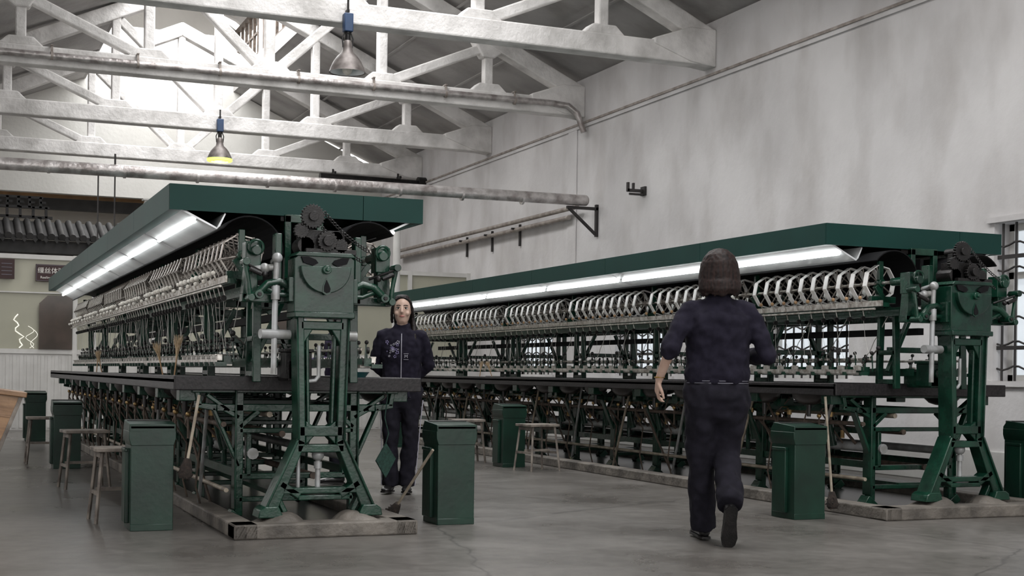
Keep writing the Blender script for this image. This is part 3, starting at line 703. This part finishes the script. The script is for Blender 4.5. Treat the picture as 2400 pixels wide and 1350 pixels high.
    for k in range(NB):
        for j in range(10):
            y = YS+BAY*k+R0+j*RS
            mb.tube([(-.47, y+.06, 1.4), (-.46+R.uniform(-.02, .02), y+.06+R.uniform(-.03, .03), 1.25), (-.45, y+R.uniform(-.02, .08), 1.08)], .0014, 3)
            if j % 3 == 0: mb.tube([(-.30, y+.3*t/6, 1.4-.06*t+.02*sin(t*3)) for t in range(7)], .003, 4)
    o = mb.build("silk_threads", THREAD, E, smooth=False); o["kind"] = "stuff"
    sl = None
    for k in range(NB):
        for j in range(3):
            y = YS+BAY*k+.35+j*BAY*.31
            if sl is None:
                mb = MB(); mb.mt(0); mb.cyl((-.3, 0, 1.10), (-.44, -.28, 1.17), .006, n=6); mb.mt(1); mb.sph((-.44, -.28, 1.17), .018, 8, 6); mb.mt(2); mb.box((-.30, .0, 1.09), (.03, .03, .04))
                sl = mb.build("stop_lever", [STEEL, BLK, GREEN], E, (0, y, 0))
            else: inst(sl, E, (0, y, 0))
    mb = MB(); hw = .8; zt, zb = 2.06, 1.905; yc0, yc1 = .52, LEN+.1
    for s in (-1, 1):
        n = 6; seg = (yc1-yc0)/n
        for q in range(n): mb.box((s*(hw-.01), yc0+seg*(q+.5), (zt+zb)/2), (.02, seg-.004, zt-zb))
        mb.box((s*(hw-.03), (yc0+yc1)/2, (zt+zb)/2), (.02, yc1-yc0-.02, zt-zb-.01))
        mb.box((s*(hw-.05), (yc0+yc1)/2, zb+.008), (.07, yc1-yc0, .012))
    for y in (yc0, yc1): mb.box((-.2, y, (zt+zb)/2), (1.2-.004, .02, zt-zb)); mb.box((.6, y, (zt+zb)/2), (.4-.004, .02, zt-zb))
    mb.box((0, (yc0+yc1)/2, zt-.02), (hw*2-.04, yc1-yc0, .02)); mb.box((0, yc0+.012, (zt+zb)/2), (hw*2-.05, .012, zt-zb-.01))
    cn = mb.build("canopy", CANG, E, smooth=False)
    n = NB; seg = (yc1-yc0-.06)/n
    for s in (-1, 1):
        for q in range(n):
            y0 = yc0+.03+seg*q; y1 = y0+seg-(.05 if left else .01); mb = MB()
            mb.prism([(s*.76, 1.925), (s*.50, 1.80), (s*.455, 1.90), (s*.462, 1.905), (s*.508, 1.815), (s*.755, 1.937)], y0, y1)
            mb.build("light_reflector", REFL, cn, smooth=False)
    for s in (-1, 1):
        for q in range(NB):
            y0 = yc0+.06+seg*q; L = seg-.1
            if left: y0 += .06; L = seg-.22
            mb = MB(); mb.limb([(s*.64, y0, 1.852), (s*.64, y0+L, 1.852)], [.012, .012], side=(0, 0, 1), n=10); mb.build("fluorescent_tube", TUBE, cn)
    for s in (-1, 1):
        mb = MB(); A = [radians(38+k*147/14) for k in range(15)]
        pts = [(s*.36+s*.205*cos(a), 1.665+.205*sin(a)) for a in A]
        inn = [(s*.36+(x-s*.36)*.96, 1.665+(z-1.665)*.96) for x, z in pts]
        mb.prism(pts+inn[::-1], .3 if s < 0 else .25, LEN)
        mb.build("reel_hood", HOOD, E, smooth=False)
    for k in range(NB+1):
        y = YS+BAY*k+.25
        if y > LEN: y = LEN-.05
        mb = MB()
        mb.cyl((-.1, y, 1.9), (-.1, y, 2.05), .015); mb.cyl((.1, y, 1.9), (.1, y, 2.05), .015); mb.box((0, y, 1.95), (.9, .03, .02)); mb.box((0, y, 1.89), (.24, .03, .03))
        mb.build("canopy_strut", BLK, E)
    mb = MB(); mb.box((-.09, .22, .98), (.16, .14, .16)); mb.cyl((-.09, .13, .99), (-.09, .16, .99), .035); mb.sph((-.07, .12, 1.0), .02); mb.box((-.09, .22, 1.07), (.18, .16, .02)); mb.box((-.09, .3, .95), (.12, .3, .12))
    mb.build("control_box", BLK if left else GREEN, E, bevel=.004)
    return E
M1 = machine(2.06, 7.80, -.53, .55, True, 1.63)
M2 = machine(6.64, 7.62, -.80, .75, False, 1.77)

# ------------------------------------------------------------------ green bins, stools, brushes
def bin_(x, y, rot=0):
    E = empty("waste_bin", (x, y, 0), "dark green steel waste bin with louvred top beside a reeling machine", "bin", rotz=rot, group="green steel bins")
    mb = MB(); mb.box((0, 0, .26), (.245, .27, .52)); mb.prism([(-.1225, .5), (.1225, .5), (.135, .54), (.135, .585), (-.135, .585), (-.135, .54)], -.14, .14)
    mb.prism([(-.14, .58), (.14, .58), (.14, .60), (.10, .645), (-.14, .625)], -.133, .133, 'yz')
    mb.box((0, -.137, .02), (.245, .006, .04)); mb.build("bin_body", BING, E, bevel=.006)
    mb = MB()
    for q in range(4): mb.box((0, -.12+.055*q, .612+.010*q), (.25, .035, .006)); mb.box((0, -.138+.055*q, .607+.010*q), (.25, .004, .014))
    mb.box((0, .118, .63), (.25, .01, .03)); mb.build("louvred_lid", BLK, E, bevel=.001)
    mb = MB(); mb.box((-.133, .02, .26), (.025, .15, .44)); mb.box((-.140, .02, .47), (.02, .16, .02)); mb.build("side_flap", BING, E, bevel=.004)
    return E
for x, y in ((1.165, 8.33), (1.13, 13.6), (1.16, 18.6), (3.0, 8.15), (5.40, 7.8), (5.40, 12.9), (7.62, 8.0), (5.42, 16.6)): bin_(x, y)
def stool(x, y, rot=0, w=.34, l=.28, h=.46):
    E = empty("wooden_stool", (x, y, 0), "worn wooden work stool with splayed legs", "stool", rotz=rot, group="work stools")
    mb = MB(); mb.box((0, 0, h-.012), (w, l, .025)); mb.build("seat", DARKW, E, bevel=.004)
    for sx in (-1, 1):
        for sy in (-1, 1):
            mb = MB(); mb.limb([(sx*(w/2-.04), sy*(l/2-.03), h-.02), (sx*(w/2), sy*(l/2+.01), 0)], [.013, .012], n=4); mb.build("leg", DARKW, E, smooth=False)
    for sx in (-1, 1):
        mb = MB(); mb.box((sx*(w/2-.015), 0, .18), (.015, l-.02, .022)); mb.build("stretcher", DARKW, E)
        mb = MB(); mb.box((sx*(w/2-.033), 0, h-.045), (.015, l-.05, .03)); mb.build("apron", DARKW, E)
    mb = MB(); mb.box((0, 0, .2), (w-.04, .015, .022)); mb.build("stretcher", DARKW, E)
for a in ((1.06, 8.80, .05), (1.08, 11.3, .1), (.98, 14.3, 0), (5.45, 12.3, .2), (5.2, 13.6, -.1)): stool(*a)

def floor_brush(top, bot):
    mb = MB(); T = Vector(top); B = Vector(bot); d = (B-T).normalized()
    mb.cyl(T, B-d*.08, .009, n=8); mb.mt(1)
    mb.limb([B-d*.12, B-d*.07, B-d*.02, B], [.02, .034, .042, .03], n=12)
    rr = random.Random(3)
    for i in range(60):
        a = rr.uniform(0, 2*pi); q = rr.uniform(.2, 1)
        p = B-d*rr.uniform(.02, .1); o = d.orthogonal().normalized(); o2 = d.cross(o)
        e = p+(o*cos(a)+o2*sin(a))*.052*q+d*.025; e.z = max(e.z, .004)
        mb.cyl(p, e, .0035, n=4)
    return tag(mb.build("scrub_brush", [BAMBOO, BRIST]), "bamboo-handled scrubbing brush with dark bristles leaning on machine", "brush", "scrubbing brushes")
floor_brush((1.42, 8.13, .80), (1.335, 8.1, .31)); floor_brush((2.845, 8.02, .47), (2.70, 8.42, .02)); floor_brush((5.72, 7.95, .82), (5.76, 7.9, .04))
mb = MB(); mb.prism([(0, .50), (.075, .40), (0, .28), (-.075, .39)], -.006, .006); mb.tube([(0, 0, .5), (.02, 0, .56), (-.01, 0, .66), (.01, 0, .8), (.0, .0, .83)], .004, 5)
tag(mb.build("hanging_cloth", NETG, None, (2.62, 8.28, 0), rotz=.3), "green diamond-shaped net cloth hanging from the table", "cloth")
def straw_brush(x, y, tilt, h=.28):
    mb = MB(); mb.cyl((0, 0, 0), (0, 0, h*.5), .005, n=8); mb.mt(1); rr = random.Random(int(x*100+y*10))
    for i in range(46):
        a = rr.uniform(0, 2*pi); q = rr.random(); mb.limb([(0.004*cos(a), .004*sin(a), h*.4), (.014*q*cos(a), .014*q*sin(a), h*.65), (.04*q*cos(a), .04*q*sin(a), h*(.86+.16*rr.random()))], [.0018, .0016, .0008], n=4)
    o = mb.build("straw_brush", [WOODK, STRAW], None, (x, y, .905)); o.rotation_euler[0] = tilt*.4; o.rotation_euler[1] = tilt
    tag(o, "short straw brush standing upright on the machine table", "brush", "straw brushes")
for a in ((1.49, 9.5, .1, .28), (1.48, 9.95, -.2, .24), (1.47, 13.8, -.2, .22), (1.47, 14.3, .1, .22), (6.05, 15.0, -.3, .2), (6.05, 15.4, .1, .2)): straw_brush(*a)
mb = MB(); mb.lathe([(.0, .0), (.05, .0), (.085, .045), (.09, .05), (.08, .045), (.045, .008), (0, .008)], (2.48, 8.5, .898), 24)
tag(mb.build("enamel_bowl", mat("teal_enamel", (.04, .14, .15), None, .3)), "small teal enamel bowl on the machine table", "bowl")
E = empty("wooden_hopper", (.19, 9.4, 0), "varnished tan wooden hopper with slanted sides on legs", "hopper")
HP = []
mb = MB(); a0, a1 = -.22, .22
mb.prism([(-.3, .80), (.30, .80), (.20, .38), (-.2, .38)], a0, a1)
for z0 in (.51, .65): mb.prism([(-.25, z0), (.20+(z0-.38)*.24, z0), (.203+(z0-.38)*.24, z0+.008), (-.25, z0+.008)], a0-.003, a0)
HP.append(mb.build("hopper_body", ORANGE, E, bevel=.006, smooth=False))
mb = MB(); mb.box((-.005, 0, .805), (.65, .48, .035)); HP.append(mb.build("hopper_rim", ORANGE, E, bevel=.006))
mb = MB(); mb.prism([(.30, .79), (.20, .38), (.175, .38), (.275, .79)], a0-.008, a0); HP.append(mb.build("corner_strip", DARKW, E, bevel=.002))
for o in HP: o.rotation_euler[1] = .13; o.location = (-.09, 0, .015)
for sx in (-.17, .08):
    for sy in (-.18, .18):
        mb = MB(); mb.box((sx-.05, sy, .20), (.04, .04, .40)); mb.build("leg", DARKW, E)

# ------------------------------------------------------------------ people
def remesh(o, vox, smooth=4, disp=0.0, dscale=.12):
    r = o.modifiers.new("remesh", 'REMESH'); r.mode = 'VOXEL'; r.voxel_size = vox; r.use_smooth_shade = True
    if smooth: s = o.modifiers.new("smooth", 'SMOOTH'); s.iterations = smooth; s.factor = .5
    if disp:
        tx = bpy.data.textures.new("fold", 'CLOUDS'); tx.noise_scale = dscale; tx.noise_depth = 1
        d = o.modifiers.new("fold", 'DISPLACE'); d.texture = tx; d.strength = disp; d.mid_level = .5
def hand(mb, wrist, d, nrm, tsign, curl=.5):
    w = Vector(wrist); d = Vector(d).normalized(); n = Vector(nrm); n = (n-d*n.dot(d)).normalized(); s = d.cross(n).normalized()
    mb.limb([w-d*.02, w+d*.01, w+d*.045, w+d*.082], [(.024, .02), (.027, .018), (.036, .015), (.036, .012)], side=s, n=12, rnd=True)
    for i, L in enumerate((.9, 1.0, .94, .76)):
        b = w+d*(.078-.004*abs(i-1))+s*(.028-.0185*i)*tsign; pts = [b-d*.015, b]; ang = curl*.35; p = b
        for q, l in enumerate((.038, .025, .02)):
            dd = (d*cos(ang)+n*sin(ang)); p = p+dd*l*L; pts.append(p); ang += curl*.75
        mb.limb(pts, [.0085, .0085, .008, .0075, .0062], side=s, n=8, rnd=True)
    b = w+d*.025+s*.026*tsign; t1 = (d*.62+s*.68*tsign+n*.3).normalized(); t2 = (d*.85+s*.3*tsign+n*.35).normalized()
    mb.limb([b-t1*.015, b+t1*.035, b+t1*.035+t2*.028, b+t1*.035+t2*.045], [.012, .011, .009, .007], side=n, n=8, rnd=True)

def person(loc, rotz, sc, J, label, opt):
    E = empty("person", loc, label, "person", rotz=rotz); E.scale = (sc, sc, sc)
    hm = opt.get('hem', .88); wd = opt.get('wide', 1.0); lg = opt.get('leg', 1.0)
    FT = {}
    for k in 'RL':
        an, toe = Vector(J['leg'+k][2]), Vector(J['leg'+k][3]); heel = Vector(J['heel'+k])
        dv = (toe-heel); up = an-heel; up = (up-dv*(up.dot(dv)/dv.length_squared)).normalized(); FT[k] = (heel, dv, up, dv.cross(up).normalized(), an)
    mb = MB()
    mb.limb([(0, 0, .80), (0, 0, .9), (0, 0, 1.0), (0, 0, 1.1), (0, 0, 1.2), (0, 0, 1.28), (0, -.005, 1.33), (0, -.008, 1.365), (0, -.005, 1.42), (0, .0, 1.47)],
            [(.13, .08), (.14, .09), (.125, .08), (.12, .08), (.13, .085), (.13, .075), (.10, .058), (.052, .048), (.046, .048), (.046, .05)], n=20, rnd=True)
    mb.limb([(0, .055, 1.418), (0, .042, 1.432), (0, .024, 1.458), (0, .012, 1.50), (0, .005, 1.54), (0, 0, 1.58), (0, -.002, 1.612), (0, -.003, 1.637), (0, -.003, 1.648)],
            [(.024, .028), (.042, .050), (.057, .073), (.068, .087), (.074, .094), (.075, .096), (.067, .086), (.046, .060), (.02, .026)], n=24)
    mb.limb([(0, .094, 1.55), (0, .104, 1.53), (0, .111, 1.512), (0, .102, 1.503)], [(.007, .008), (.009, .01), (.014, .010), (.012, .008)], n=8, rnd=True)
    for s in (-1, 1):
        mb.sph((s*.076, -.002, 1.528), (.01, .018, .03), 8, 8)
        mb.sph((s*.04, .068, 1.50), (.024, .022, .022), 8, 8)
        k = 'R' if s > 0 else 'L'
        sh, el, wr = [Vector(p) for p in J['arm'+k][:3]]
        mb.limb([(s*.08, 0, 1.30), sh+Vector((-s*.01, 0, -.02)), el, wr], [.034, .034, .034, .023], n=12, rnd=True)
        hd = J['hand'+k]; hand(mb, wr, hd[0], hd[1], hd[2], hd[3])
        hip, kn, an, toe = J['leg'+k]
        mb.limb([(hip[0], hip[1], .92), hip, kn, an], [.06, .075, .05, .03], n=14, rnd=True)
        heel, dv, up, sd, an = FT[k]
        mb.limb([an, heel+dv*.3+up*.032, heel+dv*.85+up*.016], [(.022, .022), (.022, .018), (.018, .008)], side=sd, n=10)
    body = mb.build("body", SKIN, E); remesh(body, .0055, 3)
    mb = MB(); w = wd
    mb.limb([(0, 0, hm), (0, 0, hm+.05), (0, 0, 1.0), (0, 0, 1.1), (0, .003, 1.2), (0, .0, 1.27), (0, -.004, 1.33), (0, -.008, 1.365), (0, -.008, 1.395)],
            [(.155*w, .116*w), (.168*w, .125*w), (.158*w, .12*w), (.156*w, .12*w), (.168*w, .128*w), (.170*w, .118*w), (.140, .095), (.080, .07), (.065, .062)], n=28)
    mb.limb([(0, -.008, 1.36), (0, -.006, 1.39), (0, -.002, 1.415)], [(.07, .068), (.066, .064), (.064, .064)], n=20)
    for s in (-1, 1):
        k = 'R' if s > 0 else 'L'; sh, el, wr, cf = [Vector(p) for p in J['arm'+k][:3]]+[J['arm'+k][3]]
        end = el+(wr-el)*cf; mid = (sh+el)/2
        mb.limb([(s*.07, 0, 1.335), (s*.12, 0, 1.322), sh+Vector((0, 0, -.015)), mid, el, el+(end-el)*.5, end], [.045, .055, .060, .059, .054, .051, .046], n=16)
        mb.sph(tuple(sh+Vector((-s*.004, 0, -.02))), (.060, .058, .052)); mb.sph(tuple(el), .054)
    jk = mb.build("jacket", opt['jm'], E)
    bvh = BVHTree.FromPolygons([Vector(v) for v in mb.v], mb.f)
    remesh(jk, .009, 6, .028, .07)
    if opt.get('stripe', True):
        mb = MB()
        for z in (hm+.004, hm+.016): mb.limb([(0, 0, z-.002), (0, 0, z+.002)], [(.155*w, .117*w), (.157*w, .118*w)], n=32)
        mb.build("hem_stripe", STRP, E)
    if opt.get('front'):
        def fy(x, z):
            h = bvh.ray_cast(Vector((x, 1, z)), Vector((0, -1, 0))); return (h[0].y if h[0] else .12)+.002
        mb = MB(); mb.tube([(0, fy(0, z)+.006, z) for z in [hm+.02+.03*i for i in range(int((1.36-hm)/.03))]], .0035, 6)
        mb.build("zip", PRT, E)
        mb = MB(); rr = random.Random(11)
        for i in range(22):
            x = .025+rr.random()*.095; z = 1.13+rr.random()*.13; r = rr.uniform(.006, .016); y = fy(x, z)+.007
            mb.mt(i % 2)
            for q in range(5):
                a = 2*pi*q/5+i; mb.sph((x+r*.7*cos(a), y, z+r*.7*sin(a)), (r*.34, .003, r*.34), 6, 4)
        mb.build("flower_print", [LAV, PRT], E)
        text("M", .038, (-.04, fy(-.04, 1.14)+.012, 1.14), E, PRT, rot=(pi/2, 0, pi), name="chest_letter")
        mb = MB()
        for z in (1.116, 1.164): mb.box((-.04, fy(-.04, z)+.010, z), (.04, .003, .003))
        mb.build("print_line", PRT, E)
    mb = MB()
    mb.limb([(0, 0, .76), (0, 0, .82), (0, 0, .90), (0, 0, .98)], [(.15*w, .10*w), (.168*w, .122*w), (.160*w, .115*w), (.14, .10)], n=24, rnd=True)
    side = MB()
    for s in (-1, 1):
        k = 'R' if s > 0 else 'L'; hip, kn, an, toe = [Vector(p) for p in J['leg'+k]]
        m1 = hip.lerp(kn, .5); m2 = kn.lerp(an, .5); e = kn.lerp(an, 1.06)
        P = [hip+Vector((0, 0, .04)), hip+Vector((0, 0, -.06)), m1, kn, m2, e]; rr_ = [(.088*w, .108*w), (.088*w, .105*w), (.080*lg, .09*lg), (.067*lg, .073*lg), (.066*lg, .070*lg), (.064*lg, .070*lg)]
        mb.limb(P, rr_, n=18)
        side.tube([tuple(p+Vector((s*(r[0]+.006), 0, 0))) for p, r in list(zip(P, rr_))[1:]], .0045, 6)
    tr = mb.build("trousers", opt['tm'], E); remesh(tr, .009, 6, .030, .09)
    if opt.get('piping'): side.build("side_piping", PRT, E)
    for k in 'RL':
        heel, dv, up, sd, an = FT[k]
        def P(t, h): return heel+dv*t+up*h
        mb = MB()
        mb.limb([P(-.06, .03), P(.05, .035), P(.25, .036), P(.5, .03), P(.78, .024), P(.98, .018), P(1.06, .015)], [(.018, .018), (.034, .033), (.036, .036), (.038, .029), (.044, .022), (.036, .016), (.015, .008)], side=sd, n=14)
        mb.limb([P(.12, .03), an+dv.normalized()*.01], [(.034, .038), (.036, .038)], side=sd, n=12)
        sh = mb.build("shoe", SHOE, E); remesh(sh, .006, 2)
        mb = MB()
        Q = [(-.08, .02), (0, .034), (.3, .032), (.5, .036), (.8, .046), (1, .036), (1.08, .015)]
        top = [P(t, .010)+sd*wv for t, wv in Q]+[P(t, .010)-sd*wv for t, wv in Q[::-1]]; bot = [p-up*.014 for p in top]; n = len(top)
        mb.add(top+bot, [tuple(range(n)), tuple(range(2*n-1, n-1, -1))]+[(i, (i+1) % n, n+(i+1) % n, n+i) for i in range(n)])
        mb.build("shoe_sole", BLK, sh)
    mb = MB()
    if opt['hair'] == 'bob':
        mb.limb([(0, -.05, 1.405), (0, -.045, 1.425), (0, -.03, 1.46), (0, -.02, 1.51), (0, -.014, 1.57), (0, -.008, 1.615), (0, -.005, 1.648), (0, -.003, 1.662)],
                [(.086, .052), (.108, .072), (.119, .09), (.117, .102), (.107, .107), (.088, .092), (.056, .062), (.02, .02)], n=24)
        rr = random.Random(4)
        for i in range(26):
            a = pi+pi*(i+.5)/26; cx, cy = .112*cos(a), -.035+.078*sin(a)
            mb.limb([(cx*.95, cy, 1.47), (cx*1.0, cy*1.02, 1.43), (cx*.86, cy*.95, 1.397+rr.uniform(-.012, .008))], [.014, .012, .005], n=6, rnd=True)
    else:
        mb.sph((0, -.022, 1.562), (.085, .096, .096), 20, 14)
        mb.sph((0, .006, 1.632), (.060, .080, .028), 18, 10)
        for s in (-1, 1):
            mb.limb([(s*.02, .072, 1.628), (s*.050, .062, 1.612), (s*.070, .042, 1.585), (s*.083, .016, 1.545), (s*.088, -.005, 1.495), (s*.085, -.03, 1.43)], [(.012, .012), (.014, .012), (.012, .014), (.012, .020), (.013, .024), (.012, .02)], n=10, rnd=True)
        mb.limb([(-.083, -.02, 1.50), (-.092, -.02, 1.43), (-.10, .01, 1.37), (-.105, .05, 1.32), (-.11, .085, 1.26)], [(.014, .026), (.020, .028), (.022, .026), (.020, .020), (.008, .01)], n=10, rnd=True)
        mb.limb([(0, -.07, 1.53), (-.01, -.085, 1.45), (-.02, -.10, 1.36), (-.02, -.125, 1.25), (-.02, -.13, 1.15)], [(.08, .04), (.085, .035), (.08, .03), (.055, .025), (.02, .015)], n=14, rnd=True)
    hr = mb.build("hair", opt['hm'], E); remesh(hr, .006, 2, .006, .015)
    mb = MB()
    for s in (-1, 1): mb.mt(0); mb.sph((s*.031, .081, 1.541), (.015, .012, .007), 12, 8); mb.mt(1); mb.sph((s*.031, .0895, 1.541), (.0078, .0045, .0068), 10, 8); mb.tube([(s*(.015+.008*q), .0935-.0016*q*q*.6, 1.547+.003*sin(q*.8)) for q in range(5)], .0026, 5)
    mb.build("eyes", [EYEW, BLK], E)
    mb = MB()
    for s in (-1, 1): mb.tube([(s*(.012+.009*q), .0985-.0013*q*q, 1.563+.004*sin(q*.8)) for q in range(5)], .003, 5)
    mb.build("eyebrows", HAIR, E)
    mb = MB(); mb.limb([(-.022, .083, 1.474), (-.01, .0925, 1.476), (0, .094, 1.475), (.01, .0925, 1.476), (.022, .083, 1.474)], [(.002, .003), (.006, .006), (.006, .007), (.006, .006), (.002, .003)], side=(0, 1, 0), n=8)
    mb.build("lips", LIP, E)
    return E
J = dict(armR=[(.165, 0, 1.325), (.225, -.06, 1.07), (.06, -.155, .93), .85], armL=[(-.165, 0, 1.325), (-.225, -.06, 1.07), (-.05, -.165, .91), .85],
         handR=((-1, -.1, -.25), (0, -1, 0), 1, .5), handL=((1, -.1, -.25), (0, 1, 0), 1, .5),
         legR=[(.085, 0, .84), (.085, .015, .46), (.085, -.01, .085), (.12, .15, .02)], legL=[(-.085, 0, .84), (-.08, .02, .46), (-.055, .0, .085), (-.06, .17, .02)],
         heelR=(.078, -.05, .012), heelL=(-.055, -.04, .012))
person((3.355, 10.22, 0), radians(160), .94, J, "woman in navy zip jacket with flower print, hands clasped behind back", dict(hem=.80, jm=NAVY, tm=NAVY2, hair='long', hm=HAIR, front=True, piping=True, wide=1.03))
J = dict(armR=[(.17, 0, 1.325), (.275, -.05, 1.06), (.20, .17, 1.06), .9], armL=[(-.17, 0, 1.325), (-.285, -.10, 1.09), (-.325, .04, .92), .22],
         handR=((-.2, 1, .1), (0, 0, -1), -1, .6), handL=((-.05, .45, -.85), (1, .1, 0), 1, .7),
         legR=[(.085, 0, .85), (.07, .06, .50), (.035, -.215, .245), (.035, -.20, .014)], legL=[(-.085, 0, .85), (-.070, .10, .47), (-.035, .17, .085), (-.045, .36, .02)],
         heelR=(.035, -.275, .215), heelL=(-.035, .12, .012))
W = person((4.10, 6.73, 0), radians(-20), 1.01, J, "woman in navy jacket and trousers walking away, seen from behind", dict(hem=.90, jm=NAVY, tm=NAVY2, hair='bob', hm=HAIR2, wide=1.14, leg=1.15))
mb = MB(); mb.torus((-.323, .03, .932), .027, .004, 'z', 16, 6); mb.build("bracelet", GOLD, W)
J = dict(armR=[(.165, 0, 1.325), (.20, .08, 1.09), (.14, .28, 1.06), .9], armL=[(-.165, 0, 1.325), (-.20, .08, 1.09), (-.14, .28, 1.06), .9],
         handR=((-.1, 1, -.1), (0, 0, -1), -1, .6), handL=((.1, 1, -.1), (0, 0, -1), 1, .6),
         legR=[(.085, 0, .84), (.085, .015, .46), (.085, -.01, .085), (.12, .15, .02)], legL=[(-.085, 0, .84), (-.09, .02, .46), (-.10, .0, .085), (-.12, .17, .02)],
         heelR=(.078, -.05, .012), heelL=(-.095, -.04, .012))
person((3.12, 11.2, 0), radians(80), .95, J, "worker in purple top and navy trousers tending the machine", dict(hem=.84, jm=PURP, tm=NAVY2, hair='bob', hm=HAIR, stripe=False))

# ------------------------------------------------------------------ lighting, world, camera
w = bpy.data.worlds.new("World"); scene.world = w; w.use_nodes = True
bg = w.node_tree.nodes["Background"]; bg.inputs[0].default_value = (1.0, .985, .965, 1); bg.inputs[1].default_value = 2.1
def area(name, loc, rot, sx, sy, e, col=(1, 1, 1)):
    l = bpy.data.lights.new(name, 'AREA'); l.shape = 'RECTANGLE'; l.size = sx; l.size_y = sy; l.energy = e; l.color = col
    o = bpy.data.objects.new(name, l); COL.objects.link(o); o.location = loc; o.rotation_euler = rot; return o
area("lantern_skylight", (XC, 12, 7.75), (0, 0, 0), 2.6, 32, 1750)
area("daylight_beyond", (3, 30, 4.6), (0, 0, 0), 6, 3, 110, (1, .96, .9))

cam = bpy.data.cameras.new("Camera"); cam.sensor_width = 36; cam.clip_end = 200
cam.lens = 48.0; cam.shift_y = 201/2400
co = bpy.data.objects.new("Camera", cam); COL.objects.link(co)
co.matrix_world = Matrix.Translation((0, 0, .95)) @ Matrix.Rotation(radians(-22.8), 4, 'Z') @ Matrix.Rotation(pi/2, 4, 'X') @ Matrix.Rotation(.0137, 4, 'Z')
scene.camera = co
scene.view_settings.view_transform = 'Standard'
scene.view_settings.look = 'None'
scene.view_settings.exposure = 0.27
